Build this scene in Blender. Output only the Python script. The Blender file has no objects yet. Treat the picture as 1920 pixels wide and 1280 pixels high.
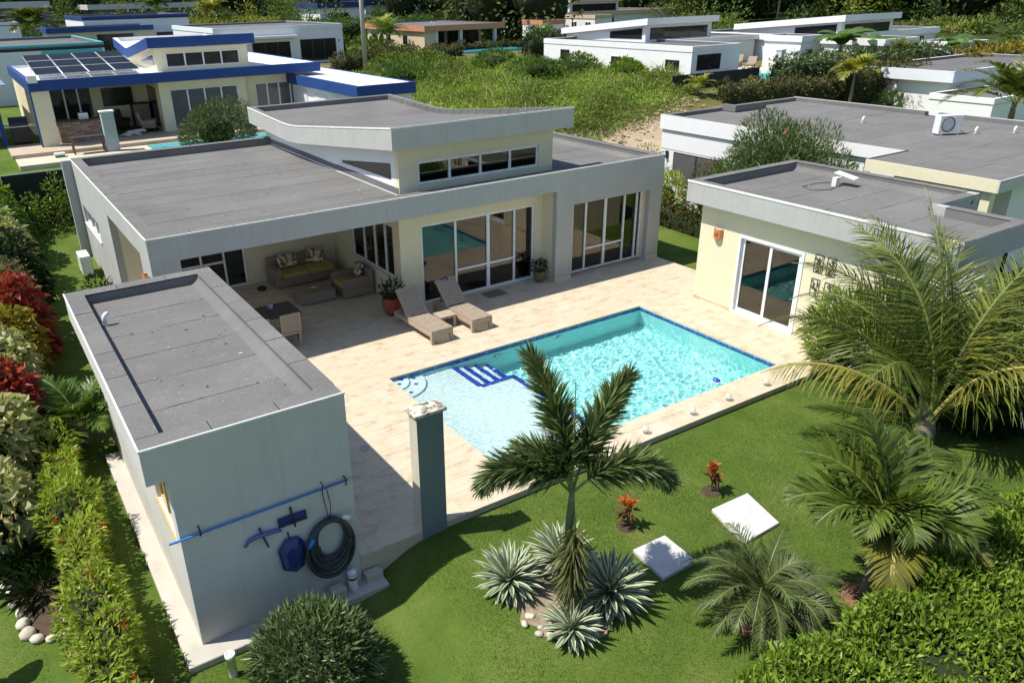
import bpy, math, random
import numpy as np
from mathutils import Vector, Matrix
R = math.radians
rng = np.random.default_rng(11)
random.seed(5)
scene = bpy.context.scene
COL = scene.collection

# ------------------------------------------------------------------ camera, sky, sun
def setup_view():
    yaw, pitch, roll, f = 0.5545, -0.4342, -0.0233, 1454.24
    fw = Vector((math.sin(yaw)*math.cos(pitch), math.cos(yaw)*math.cos(pitch), math.sin(pitch)))
    r = fw.cross(Vector((0, 0, 1))).normalized(); u = r.cross(fw)
    c, s = math.cos(roll), math.sin(roll)
    r2, u2 = c*r+s*u, -s*r+c*u
    cd = bpy.data.cameras.new('camera'); co = bpy.data.objects.new('camera', cd); COL.objects.link(co)
    m = Matrix((r2, u2, -fw)).transposed().to_4x4(); m.translation = Vector((-7.0964, -14.8329, 8.2229))
    co.matrix_world = m
    cd.sensor_width = 36; cd.sensor_fit = 'HORIZONTAL'; cd.lens = f/1920*36
    cd.shift_x = (960-869.94)/1920; cd.shift_y = -(640-659.61)/1920
    cd.clip_start = .1; cd.clip_end = 3000
    scene.camera = co
    SX, SY = -.55, .235                                   # towards the sun, per metre of height
    el = math.atan(1/math.hypot(SX, SY)); az = math.atan2(SX, SY)
    w = bpy.data.worlds.new('World'); scene.world = w; w.use_nodes = True
    nt = w.node_tree; bg = nt.nodes['Background']
    sk = nt.nodes.new('ShaderNodeTexSky'); sk.sky_type = 'NISHITA'; sk.sun_disc = False
    sk.sun_elevation = el; sk.sun_rotation = az; sk.altitude = 100; sk.air_density = 1.0; sk.dust_density = .6; sk.ozone_density = 1.2
    nt.links.new(sk.outputs[0], bg.inputs[0]); bg.inputs[1].default_value = .115
    sd = bpy.data.lights.new('sun', 'SUN'); sd.energy = 4.6; sd.angle = R(.53); sd.color = (1, .95, .86)
    so = bpy.data.objects.new('sun', sd); COL.objects.link(so)
    so.rotation_euler = Vector((-SX, -SY, -1)).to_track_quat('-Z', 'Y').to_euler()
    try: sd.cycles.is_caustics_light = True
    except Exception: pass
    vs = scene.view_settings; vs.view_transform = 'Standard'; vs.look = 'None'; vs.exposure = 0.42; vs.gamma = 1; vs.use_curve_mapping = False
    cy = scene.cycles
    cy.use_denoising = True; cy.max_bounces = 8; cy.diffuse_bounces = 3; cy.glossy_bounces = 3; cy.transmission_bounces = 6; cy.transparent_max_bounces = 12
    cy.sample_clamp_indirect = 6; cy.sample_clamp_direct = 0; cy.use_adaptive_sampling = True; cy.adaptive_threshold = .02
setup_view()

# ------------------------------------------------------------------ materials
def newmat(name):
    m = bpy.data.materials.new(name); m.use_nodes = True
    nt = m.node_tree; return m, nt, nt.nodes['Principled BSDF']
def N(nt, t, **kw):
    n = nt.nodes.new(t)
    for k, v in kw.items():
        if k in n.inputs: n.inputs[k].default_value = v
        else: setattr(n, k, v)
    return n
def ramp(nt, stops):
    n = nt.nodes.new('ShaderNodeValToRGB'); cr = n.color_ramp
    while len(cr.elements) < len(stops): cr.elements.new(.5)
    for e, (p, c) in zip(cr.elements, stops): e.position = p; e.color = (*c, 1)
    return n
def noise(nt, scale, detail=4, rough=.6, coord='Object', stretch=None):
    tc = N(nt, 'ShaderNodeTexCoord'); n = N(nt, 'ShaderNodeTexNoise', Scale=scale, Detail=detail, Roughness=rough)
    if stretch:
        mp = N(nt, 'ShaderNodeMapping'); mp.inputs['Scale'].default_value = stretch
        nt.links.new(tc.outputs[coord], mp.inputs[0]); nt.links.new(mp.outputs[0], n.inputs[0])
    else: nt.links.new(tc.outputs[coord], n.inputs[0])
    return n
def mixc(nt, f, a, b, mode='MIX'):
    n = nt.nodes.new('ShaderNodeMix'); n.data_type = 'RGBA'; n.blend_type = mode
    for s, v in ((0, f), (6, a), (7, b)):
        if isinstance(v, (int, float)): n.inputs[s].default_value = v
        elif isinstance(v, tuple): n.inputs[s].default_value = (*v[:3], 1)
        else: nt.links.new(v, n.inputs[s])
    return n.outputs[2]
def bump(nt, b, h, strength=.3, dist=.02):
    n = N(nt, 'ShaderNodeBump', Strength=strength, Distance=dist); nt.links.new(h, n.inputs['Height']); nt.links.new(n.outputs[0], b.inputs['Normal'])
def sc(c, k): return tuple(min(1, x*k) for x in c)
MATS = {}
def paint(name, c, rough=.85, var=.12, dirt=.0, bmp=.15, scale=1.3, dirtc=(.16, .14, .11)):
    if name in MATS: return MATS[name]
    m, nt, b = newmat(name)
    n = noise(nt, scale, 6, .65); rp = ramp(nt, [(.3, sc(c, 1-var)), (.7, sc(c, 1+var*.4))]); nt.links.new(n.outputs[0], rp.inputs[0])
    col = rp.outputs[0]
    if dirt:
        d = noise(nt, 2.6, 8, .78, stretch=(4, 4, .25)); dr = ramp(nt, [(.52, (0, 0, 0)), (.75, (dirt,)*3)]); nt.links.new(d.outputs[0], dr.inputs[0])
        col = mixc(nt, dr.outputs[0], col, dirtc)
    nt.links.new(col, b.inputs['Base Color']); b.inputs['Roughness'].default_value = rough; b.inputs['Specular IOR Level'].default_value = .25
    fine = noise(nt, 90, 3, .6)
    if bmp: bump(nt, b, fine.outputs[0], bmp, .004)
    MATS[name] = m; return m
def plain(name, c, rough=.5, metal=0, spec=.5, emit=None):
    if name in MATS: return MATS[name]
    m, nt, b = newmat(name)
    n = noise(nt, 6, 4); rp = ramp(nt, [(.3, sc(c, .85)), (.7, sc(c, 1.08))]); nt.links.new(n.outputs[0], rp.inputs[0]); nt.links.new(rp.outputs[0], b.inputs['Base Color'])
    b.inputs['Roughness'].default_value = rough; b.inputs['Metallic'].default_value = metal; b.inputs['Specular IOR Level'].default_value = spec
    MATS[name] = m; return m
def leafmat(name, cols, trans=.3, rough=.45, nsc=1.7, nlo=.72, nhi=1.15):
    if name in MATS: return MATS[name]
    m, nt, b = newmat(name)
    g = N(nt, 'ShaderNodeNewGeometry'); k = len(cols)
    rp = ramp(nt, [(i/max(1, k-1), c) for i, c in enumerate(cols)]); nt.links.new(g.outputs['Random Per Island'], rp.inputs[0])
    nz = noise(nt, nsc, 4 if nsc < 1 else 3); r2 = ramp(nt, [(.3, (nlo,)*3), (.7, (nhi, nhi, nhi*.92))]); nt.links.new(nz.outputs[0], r2.inputs[0])
    col = mixc(nt, 1.0, rp.outputs[0], r2.outputs[0], 'MULTIPLY')
    nt.links.new(col, b.inputs['Base Color']); b.inputs['Roughness'].default_value = rough; b.inputs['Specular IOR Level'].default_value = .22
    tr = N(nt, 'ShaderNodeBsdfTranslucent'); nt.links.new(mixc(nt, 1.0, col, (1.25, 1.3, .6), 'MULTIPLY'), tr.inputs[0])
    mx = N(nt, 'ShaderNodeMixShader'); mx.inputs[0].default_value = trans
    nt.links.new(b.outputs[0], mx.inputs[1]); nt.links.new(tr.outputs[0], mx.inputs[2]); nt.links.new(mx.outputs[0], nt.nodes['Material Output'].inputs[0])
    MATS[name] = m; return m
def glassmat(name, tint, refl=.1, boost=1.0):
    if name in MATS: return MATS[name]
    m, nt, b = newmat(name); nt.nodes.remove(b)
    t = N(nt, 'ShaderNodeBsdfTransparent'); t.inputs[0].default_value = (*tint, 1)
    g = N(nt, 'ShaderNodeBsdfGlossy'); g.inputs['Roughness'].default_value = .015; g.inputs[0].default_value = (.9, .93, .92, 1)
    fr = N(nt, 'ShaderNodeFresnel'); fr.inputs[0].default_value = 1.6
    ma = N(nt, 'ShaderNodeMath', operation='MULTIPLY_ADD'); nt.links.new(fr.outputs[0], ma.inputs[0]); ma.inputs[1].default_value = boost; ma.inputs[2].default_value = refl; ma.use_clamp = True
    mx = N(nt, 'ShaderNodeMixShader'); nt.links.new(ma.outputs[0], mx.inputs[0]); nt.links.new(t.outputs[0], mx.inputs[1]); nt.links.new(g.outputs[0], mx.inputs[2])
    nt.links.new(mx.outputs[0], nt.nodes['Material Output'].inputs[0]); MATS[name] = m; return m

M_GREY = paint('sage_grey_paint', (.43, .435, .41), dirt=.34, var=.09)
M_GREYB = paint('blue_grey_paint', (.565, .545, .525), dirt=.2, var=.08)
M_CREAM = paint('cream_paint', (.74, .68, .48), dirt=.05, var=.05)
M_WHITE = paint('white_paint', (.78, .78, .77), dirt=.06, var=.04)
M_WHITE2 = paint('cool_white_paint', (.70, .73, .76), dirt=.08, var=.05)
M_TAN = paint('tan_paint', (.60, .47, .33), dirt=.05, var=.05)
M_TERRA = paint('terracotta_paint', (.52, .24, .13), dirt=.05)
M_BLUE = paint('royal_blue_paint', (.020, .06, .22), dirt=.05, var=.08, rough=.6)
M_NAVY = paint('navy_paint', (.03, .05, .15), rough=.6)
M_TURQ = paint('turquoise_paint', (.10, .46, .50), var=.06)
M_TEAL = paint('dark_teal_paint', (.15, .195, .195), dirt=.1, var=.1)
M_CONC = paint('bare_concrete', (.50, .47, .41), dirt=.25, var=.14, bmp=.3)
M_EDGE = paint('white_edge_trim', (.8, .79, .75), var=.2, dirt=.3, scale=7)
M_FRAME = plain('white_aluminium', (.80, .81, .82), .35)
M_DFRAME = plain('dark_aluminium', (.03, .03, .035), .35)
M_BLACK = plain('black_plastic', (.015, .015, .017), .5)
M_WPLAST = plain('white_plastic', (.78, .78, .76), .4)
M_STEEL = plain('brushed_steel', (.55, .55, .55), .35, 1)
M_RUST = plain('rusty_steel', (.16, .09, .06), .7)
M_BITUMEN = plain('bitumen_joint', (.018, .018, .02), .7)
M_WOODF = plain('interior_wood_floor', (.30, .17, .09), .35)
M_INT = paint('interior_plaster', (.30, .25, .19))
M_INTW = paint('interior_pale_plaster', (.55, .5, .42))
M_DOORW = plain('light_wood_trim', (.55, .38, .18), .6)
M_CURT = plain('curtain_cloth', (.78, .77, .78), .9)
M_GLASS = glassmat('tinted_window_glass', (.42, .39, .36), .02, .7)
M_GLASSC = glassmat('clear_glass', (.85, .88, .88), .03, 1.0)
def crackle():
    m, nt, b = newmat('crackle_glass'); b.inputs['Base Color'].default_value = (.75, .72, .68, 1); b.inputs['Roughness'].default_value = .15; n = noise(nt, 60, 2); r = ramp(nt, [(.45, (.2,)*3), (.55, (.75,)*3)]); nt.links.new(n.outputs[0], r.inputs[0]); nt.links.new(r.outputs[0], b.inputs['Alpha']); return m
M_CRACK = crackle()
M_GLASSD = glassmat('dark_window_glass', (.12, .12, .12), .05, 1.0)
M_BARK = paint('palm_bark', (.22, .18, .13), var=.35, scale=6, bmp=.6)
M_STEM = paint('woody_stem', (.16, .12, .07), var=.3, scale=8)
M_SOIL = paint('dark_soil', (.09, .06, .04), var=.4, scale=5, bmp=.8)
M_STONE = paint('pale_river_stone', (.52, .46, .36), var=.25, scale=4, bmp=.4)
M_POTT = plain('glazed_terracotta', (.34, .08, .045), .35)
M_CLAY = plain('orange_clay', (.60, .22, .07), .7)
M_TABLE = plain('dark_table_top', (.06, .055, .055), .4)

def membrane(name, c):
    m, nt, b = newmat(name)
    n1 = noise(nt, .55, 6, .62, 'Object'); n2 = noise(nt, 48, 3, .75); n3 = noise(nt, 3.2, 9, .78)
    oi = N(nt, 'ShaderNodeObjectInfo')
    r1 = ramp(nt, [(.25, sc(c, .8)), (.55, c), (.8, sc(c, 1.16))]); nt.links.new(n1.outputs[0], r1.inputs[0])
    r2 = ramp(nt, [(.3, (.6,)*3), (.7, (1.35,)*3)]); nt.links.new(n2.outputs[0], r2.inputs[0])
    c1 = mixc(nt, .7, r1.outputs[0], r2.outputs[0], 'MULTIPLY')
    r3 = ramp(nt, [(.56, (0, 0, 0)), (.70, (.6,)*3)]); nt.links.new(n3.outputs[0], r3.inputs[0])
    c2 = mixc(nt, r3.outputs[0], c1, (.30, .235, .19))
    r4 = ramp(nt, [(0, (.95,)*3), (1, (1.04,)*3)]); nt.links.new(oi.outputs['Random'], r4.inputs[0])
    c3 = mixc(nt, 1.0, c2, r4.outputs[0], 'MULTIPLY')
    n6 = noise(nt, 11, 2, .5); r6 = ramp(nt, [(.73, (0, 0, 0)), (.76, (.8,)*3)]); nt.links.new(n6.outputs[0], r6.inputs[0]); c3 = mixc(nt, r6.outputs[0], c3, (.42, .38, .33))
    nt.links.new(c3, b.inputs['Base Color']); b.inputs['Roughness'].default_value = .92; b.inputs['Specular IOR Level'].default_value = .2
    bump(nt, b, n2.outputs[0], .5, .006); return m
M_ROOF = membrane('roof_membrane', (.175, .171, .166))
M_ROOF2 = membrane('roof_membrane_far', (.155, .152, .155))
M_ROOFW = paint('white_coated_roof', (.80, .80, .80), dirt=.15)

def travertine():
    m, nt, b = newmat('travertine')
    oi = N(nt, 'ShaderNodeObjectInfo'); g = N(nt, 'ShaderNodeNewGeometry')
    ad = N(nt, 'ShaderNodeMath', operation='ADD'); nt.links.new(oi.outputs['Random'], ad.inputs[0]); nt.links.new(g.outputs['Random Per Island'], ad.inputs[1])
    fr = N(nt, 'ShaderNodeMath', operation='FRACT'); nt.links.new(ad.outputs[0], fr.inputs[0])
    tone = ramp(nt, [(0, (.58, .497, .37)), (.25, (.595, .513, .388)), (.6, (.605, .525, .40)), (.85, (.58, .495, .365)), (1, (.615, .54, .42))]); nt.links.new(fr.outputs[0], tone.inputs[0])
    mp = N(nt, 'ShaderNodeMapping'); nt.links.new(g.outputs['Position'], mp.inputs[0]); mp.inputs['Scale'].default_value = (1, 1.7, 1)
    n1 = N(nt, 'ShaderNodeTexNoise', Scale=2.3, Detail=9, Roughness=.72); nt.links.new(mp.outputs[0], n1.inputs[0])
    r1 = ramp(nt, [(.34, (.60, .50, .42)), (.46, (.95, .92, .88)), (.6, (1.06, 1.05, 1.04))]); nt.links.new(n1.outputs[0], r1.inputs[0])
    c = mixc(nt, .68, tone.outputs[0], r1.outputs[0], 'MULTIPLY')
    n2 = N(nt, 'ShaderNodeTexNoise', Scale=16, Detail=6, Roughness=.7); nt.links.new(mp.outputs[0], n2.inputs[0])
    r2 = ramp(nt, [(.33, (.62, .5, .4)), (.45, (1, 1, 1))]); nt.links.new(n2.outputs[0], r2.inputs[0])
    c = mixc(nt, .45, c, r2.outputs[0], 'MULTIPLY')
    nt.links.new(c, b.inputs['Base Color']); b.inputs['Roughness'].default_value = .55; b.inputs['Specular IOR Level'].default_value = .3
    bump(nt, b, n2.outputs[0], .2, .004); return m
M_TRAV = travertine()
def wicker(name, a, c2):
    m, nt, b = newmat(name)
    n = noise(nt, 28, 3, .7, stretch=(1, 1, 5)); rp = ramp(nt, [(.3, a), (.65, c2)]); nt.links.new(n.outputs[0], rp.inputs[0]); nt.links.new(rp.outputs[0], b.inputs['Base Color'])
    b.inputs['Roughness'].default_value = .7; bump(nt, b, n.outputs[0], .5, .01); return m
M_WICK = wicker('pale_wicker', (.25, .185, .125), (.52, .43, .33))
M_WICKD = wicker('brown_wicker', (.17, .125, .095), (.36, .28, .21))
M_CUSH = plain('olive_yellow_cushion', (.42, .36, .11), .9)
def floral():
    m, nt, b = newmat('floral_cushion'); tc = N(nt, 'ShaderNodeTexCoord'); v = N(nt, 'ShaderNodeTexVoronoi', Scale=16); nt.links.new(tc.outputs['Object'], v.inputs[0])
    sp = N(nt, 'ShaderNodeSeparateColor'); nt.links.new(v.outputs['Color'], sp.inputs[0])
    rp = ramp(nt, [(0, (.65, .60, .45)), (.35, (.62, .55, .40)), (.4, (.10, .10, .07)), (.6, (.55, .16, .05)), (.7, (.7, .64, .48)), (.85, (.25, .24, .08))]); rp.color_ramp.interpolation = 'CONSTANT'
    nt.links.new(sp.outputs[0], rp.inputs[0]); nt.links.new(rp.outputs[0], b.inputs['Base Color']); b.inputs['Roughness'].default_value = .9; return m
M_FLORAL = floral()

# ------------------------------------------------------------------ mesh helpers
def obj(name, me, mats=None, parent=None, loc=None):
    o = bpy.data.objects.new(name, me); COL.objects.link(o)
    if mats is not None and me is not None and len(me.materials) == 0:
        for m in (mats if isinstance(mats, (list, tuple)) else [mats]): me.materials.append(m)
    if parent: o.parent = parent
    if loc: o.location = loc
    return o
def tag(o, label=None, cat=None, group=None, kind=None):
    if label: o['label'] = label
    if cat: o['category'] = cat
    if group: o['group'] = group
    if kind: o['kind'] = kind
    return o
def thing(name, label, cat, group=None, loc=(0, 0, 0)):
    o = bpy.data.objects.new(name, None); COL.objects.link(o); o.location = loc; o.empty_display_size = .2
    return tag(o, label, cat, group)
def npmesh(name, V, F, smooth=False, mi=None):
    me = bpy.data.meshes.new(name); me.from_pydata(np.asarray(V, dtype=float).reshape(-1, 3), [], np.asarray(F))
    if smooth: me.polygons.foreach_set('use_smooth', np.ones(len(me.polygons), bool))
    if mi is not None: me.polygons.foreach_set('material_index', np.asarray(mi, dtype=np.int32))
    me.update(); return me
class MB:
    def __init__(s): s.v = []; s.f = []; s.m = []
    def add(s, V, F, m=0):
        n = len(s.v); s.v += [tuple(p) for p in V]; s.f += [tuple(i+n for i in f) for f in F]; s.m += [m]*len(F); return s
    def box(s, x0, x1, y0, y1, z0, z1, m=0):
        V = [(x0, y0, z0), (x1, y0, z0), (x1, y1, z0), (x0, y1, z0), (x0, y0, z1), (x1, y0, z1), (x1, y1, z1), (x0, y1, z1)]
        return s.add(V, [(0, 3, 2, 1), (4, 5, 6, 7), (0, 1, 5, 4), (1, 2, 6, 5), (2, 3, 7, 6), (3, 0, 4, 7)], m)
    def obox(s, mat, hx, hy, hz, m=0):
        V = [mat @ Vector((a*hx, b*hy, c*hz)) for c in (-1, 1) for a, b in ((-1, -1), (1, -1), (1, 1), (-1, 1))]
        return s.add(V, [(0, 3, 2, 1), (4, 5, 6, 7), (0, 1, 5, 4), (1, 2, 6, 5), (2, 3, 7, 6), (3, 0, 4, 7)], m)
    def prism(s, poly, axis, a0, a1, m=0):
        """poly: 2D points; axis 'x' -> (y,z), 'y' -> (x,z), 'z' -> (x,y)"""
        def P(p, a): return (a, p[0], p[1]) if axis == 'x' else (p[0], a, p[1]) if axis == 'y' else (p[0], p[1], a)
        n = len(poly); V = [P(p, a0) for p in poly]+[P(p, a1) for p in poly]
        return s.add(V, [tuple(range(n-1, -1, -1)), tuple(range(n, 2*n))]+[(i, (i+1) % n, n+(i+1) % n, n+i) for i in range(n)], m)
    def tube(s, pts, rad, n=8, m=0, cap=True):
        pts = [Vector(p) for p in pts]; rads = rad if isinstance(rad, (list, tuple)) else [rad]*len(pts)
        V = []; F = []; up = None
        for i, p in enumerate(pts):
            t = (pts[min(i+1, len(pts)-1)]-pts[max(i-1, 0)]).normalized()
            if up is None: up = Vector((0, 0, 1)) if abs(t.z) < .9 else Vector((1, 0, 0))
            a = t.cross(up).normalized(); b = a.cross(t); up = b
            for k in range(n):
                an = 2*math.pi*k/n; V.append(p+(a*math.cos(an)+b*math.sin(an))*rads[i])
        for i in range(len(pts)-1):
            for k in range(n): F.append((i*n+k, i*n+(k+1) % n, (i+1)*n+(k+1) % n, (i+1)*n+k))
        if cap: F += [tuple(range(n-1, -1, -1)), tuple(range((len(pts)-1)*n, len(pts)*n))]
        return s.add(V, F, m)
    def lathe(s, prof, c=(0, 0, 0), n=16, m=0):
        V = []; F = []; k = len(prof)
        for i in range(n):
            a = 2*math.pi*i/n
            V += [(c[0]+r*math.cos(a), c[1]+r*math.sin(a), c[2]+z) for r, z in prof]
        for i in range(n):
            j = (i+1) % n
            for q in range(k-1): F.append((i*k+q, j*k+q, j*k+q+1, i*k+q+1))
        return s.add(V, F, m)
    def mesh(s, name, smooth=False): 
        me = bpy.data.meshes.new(name); me.from_pydata(s.v, [], s.f); me.polygons.foreach_set('material_index', s.m)
        if smooth: me.polygons.foreach_set('use_smooth', [True]*len(s.f))
        me.update(); return me
    def build(s, name, mats, parent=None, smooth=False, loc=None): return obj(name, s.mesh(name, smooth), mats, parent, loc)
def boxo(name, mats, parent, *b): return MB().box(*b).build(name, mats, parent)
def copy_tree(o, parent=None):
    c = o.copy(); COL.objects.link(c); c.parent = parent
    for ch in list(o.children): copy_tree(ch, c)
    return c
def soften(o, w=.02, seg=2):
    b = o.modifiers.new('bevel', 'BEVEL'); b.width = w; b.segments = seg; b.limit_method = 'ANGLE'; return o
def nrm(a): return a/np.maximum(np.linalg.norm(a, axis=-1, keepdims=True), 1e-9)
def leafarr(P, D, Nn, L, W, fold=.25, droop=0.0):
    """folded two-triangle leaves"""
    P = np.asarray(P, float); n = len(P); D = nrm(D); S = nrm(np.cross(D, Nn)); U = nrm(np.cross(S, D))
    L = np.broadcast_to(L, n)[:, None]; W = np.broadcast_to(W, n)[:, None]
    mid = P+D*L*.45
    tip = P+D*L; tip[:, 2] -= (L[:, 0]*droop)
    V = np.stack([P, mid+S*W*.5+U*W*fold, tip, mid-S*W*.5+U*W*fold], 1)
    b = np.arange(n)[:, None]*4
    F = np.stack([b+np.array([0, 1, 2]), b+np.array([0, 2, 3])], 1).reshape(-1, 3)
    return V.reshape(-1, 3), F
def rdir(n): return nrm(rng.normal(size=(n, 3)))
class Lumpy:
    def __init__(s, k=14, amp=.22, sharp=5):
        s.d = rdir(k); s.a = rng.uniform(-.6, 1, k)*amp; s.sh = sharp
    def __call__(s, d):
        w = np.exp(s.sh*(d@s.d.T-1)); return 1+(w*s.a).sum(1)
def ball_leaves(c, rad, n, L, W, zmin=None, lump=.25, shell=.45, up=.35, fold=.25, k=16, droop=.05):
    d = rdir(n); lp = Lumpy(k, lump); r = lp(d)*(1-shell*rng.random(n)**1.8)
    P = np.asarray(c)+d*r[:, None]*np.asarray(rad)
    D = nrm(d+rng.normal(size=(n, 3))*.55+np.array([0, 0, up])); Nn = nrm(d*.6+np.array([0, 0, .7])+rng.normal(size=(n, 3))*.45)
    if zmin is not None:
        keep = P[:, 2] > zmin; P, D, Nn = P[keep], D[keep], Nn[keep]
    m = len(P); return leafarr(P, D, Nn, L*rng.uniform(.6, 1.25, m), W*rng.uniform(.7, 1.2, m), fold, droop)
def join(parts):
    Vs = []; Fs = []; o = 0
    for V, F in parts: Vs.append(V); Fs.append(F+o); o += len(V)
    return np.concatenate(Vs), np.concatenate(Fs)
def ball_core(c, rad, k=.72, lump=.2):
    """uneven inner mass of twigs and old leaves"""
    n1, n2 = 16, 10; V = []; F = []
    lp = Lumpy(12, lump)
    for j in range(n2+1):
        t = math.pi*j/n2
        for i in range(n1):
            p = 2*math.pi*i/n1; V.append((math.sin(t)*math.cos(p), math.sin(t)*math.sin(p), math.cos(t)))
    V = np.array(V); V = np.asarray(c)+V*(lp(V)*k)[:, None]*np.asarray(rad)
    for j in range(n2):
        for i in range(n1): F.append((j*n1+i, (j+1)*n1+i, (j+1)*n1+(i+1) % n1, j*n1+(i+1) % n1))
    return npmesh('inner_twigs', V, F, True)
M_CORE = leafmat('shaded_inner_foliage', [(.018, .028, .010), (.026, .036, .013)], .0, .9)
def bush(name, label, cat, c, rad, n, L, W, mat, group=None, lump=.25, core=.7, flowers=None, zmin=None, shell=.45, up=.35, droop=.05, fold=.25, blobs=None, stems=3):
    t = thing(name, label, cat, group, (c[0], c[1], c[2]-rad[2]))
    off = np.array([0, 0, rad[2]]); zm = -.0 if zmin is None else zmin
    parts = []
    bl = blobs or [((0, 0, 0), 1.0)]
    tot = sum(s**2 for _, s in bl)
    for q, s in bl:
        parts.append(ball_leaves(off+np.array(q)*rad, np.array(rad)*s, int(n*s*s/tot), L, W, zm, lump, shell, up, fold, droop=droop))
    V, F = join(parts); obj('foliage', npmesh('foliage', V, F), mat, t)
    if core:
        for q, s in bl:
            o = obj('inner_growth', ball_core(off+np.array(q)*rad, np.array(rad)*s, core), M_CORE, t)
    b = MB()
    for i in range(stems):
        a = rng.uniform(0, 6.28); b.tube([(0, 0, -.05), (.15*rad[0]*math.cos(a), .15*rad[1]*math.sin(a), rad[2]*.5), (.45*rad[0]*math.cos(a), .45*rad[1]*math.sin(a), rad[2]*1.2)], [.03*max(rad), .022*max(rad), .008*max(rad)], 6)
    b.build('stem', M_STEM, t)
    if flowers:
        fm, nf, fs = flowers; d = rdir(nf*2); d = d[d[:, 2] > -.1][:nf]; P = []; 
        Pc = off+d*np.array(rad)*1.02; Ps = np.repeat(Pc, 5, 0)+rng.normal(size=(len(Pc)*5, 3))*fs*.35
        V, F = leafarr(Ps, rdir(len(Ps))+np.array([0, 0, .5]), rdir(len(Ps)), fs, fs*.8, .2); tag(obj('flowers', npmesh('flowers', V, F), fm, t), kind='stuff')
    return t
def hedge(name, label, p0, p1, width, z0, h, n, L, W, mat, group=None, flowers=None, seed=0, wob=.18, cat='hedge', core=True):
    """clipped hedge from p0 to p1 (x,y): leaves through an uneven shell over a twiggy core"""
    t = thing(name, label, cat, group, (p0[0], p0[1], z0)); p0 = np.array(p0, float); p1 = np.array(p1, float)
    ln = np.linalg.norm(p1-p0); e = (p1-p0)/ln; s = np.array([-e[1], e[0]])
    ph = rng.uniform(0, 6.28, 8)
    def bulge(a, b): return wob*(np.sin(a*2.1+ph[0])+np.sin(a*4.7+ph[1]+b*3)*.6+np.sin(a*9.3+ph[2])*.35+np.sin(b*5+ph[3])*.4)
    A = rng.uniform(0, ln, n); side = rng.random(n); wt = width/(width+1.6*h)
    top = side < wt
    B = np.where(top, rng.uniform(-.5, .5, n)*width, np.where(rng.random(n) < .5, -.5, .5)*width)
    Z = np.where(top, h, h*rng.uniform(0, 1, n)**.8)
    inn = rng.random(n)**2*.22
    bu = bulge(A, B); endm = rng.random(n) < min(.3, 2*width/(ln*(width+2*h)/h+2*width))
    B = np.where(top, B, B+np.sign(B)*(bu*.6)-np.sign(B)*inn); Z = np.where(top, Z+bu-inn, Z)
    es = rng.random(n) < .5
    A = np.where(endm, np.where(es, 0+inn-.08*np.abs(bu), ln-inn+.08*np.abs(bu)), A); B = np.where(endm, rng.uniform(-.5, .5, n)*width, B); Z = np.where(endm, h*rng.random(n), Z)
    P = np.stack([e[0]*A+s[0]*B, e[1]*A+s[1]*B, Z], 1)
    out = np.where(top[:, None], np.array([0, 0, 1.]), np.sign(B)[:, None]*np.array([s[0], s[1], .25])); out = np.where(endm[:, None], np.where(es, -1., 1.)[:, None]*np.array([e[0], e[1], .2]), out)
    D = nrm(out+rng.normal(size=(n, 3))*.65+np.array([0, 0, .15])); Nn = nrm(out*.5+np.array([0, 0, .8])+rng.normal(size=(n, 3))*.45)
    V, F = leafarr(P, D, Nn, L*rng.uniform(.6, 1.3, n), W*rng.uniform(.7, 1.2, n)); obj('foliage', npmesh('foliage', V, F), mat, t)
    if core:
        k = max(4, int(ln/.4)); Vc = []; Fc = []
        sec = [(-.42, 0), (-.44, .45), (-.4, .8), (-.2, .88), (.2, .88), (.4, .8), (.44, .45), (.42, 0)]
        for i in range(k+1):
            a = .16+(ln-.32)*i/k
            for b, zz in sec:
                q = bulge(np.array(a), np.array(b*width))*.5; bb = b*width*(1+.0*q); Vc.append((e[0]*a+s[0]*bb, e[1]*a+s[1]*bb, max(0, zz*h+(q if zz > .5 else 0))))
        m = len(sec)
        for i in range(k):
            for j in range(m-1): Fc.append((i*m+j, (i+1)*m+j, (i+1)*m+j+1, i*m+j+1))
        Fc += [tuple(range(m)), tuple(range(k*m+m-1, k*m-1, -1))]
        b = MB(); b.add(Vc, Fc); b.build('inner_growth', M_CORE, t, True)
    if flowers:
        fm, nf, fs = flowers; idx = rng.choice(n, nf, replace=False); Ps = np.repeat(P[idx]+out[idx]*.04, 6, 0)+rng.normal(size=(nf*6, 3))*fs*.3
        V, F = leafarr(Ps, rdir(len(Ps))+np.array([0, 0, .6]), rdir(len(Ps)), fs, fs*.8, .2); tag(obj('flowers', npmesh('flowers', V, F), fm, t), kind='stuff')
    return t

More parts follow.
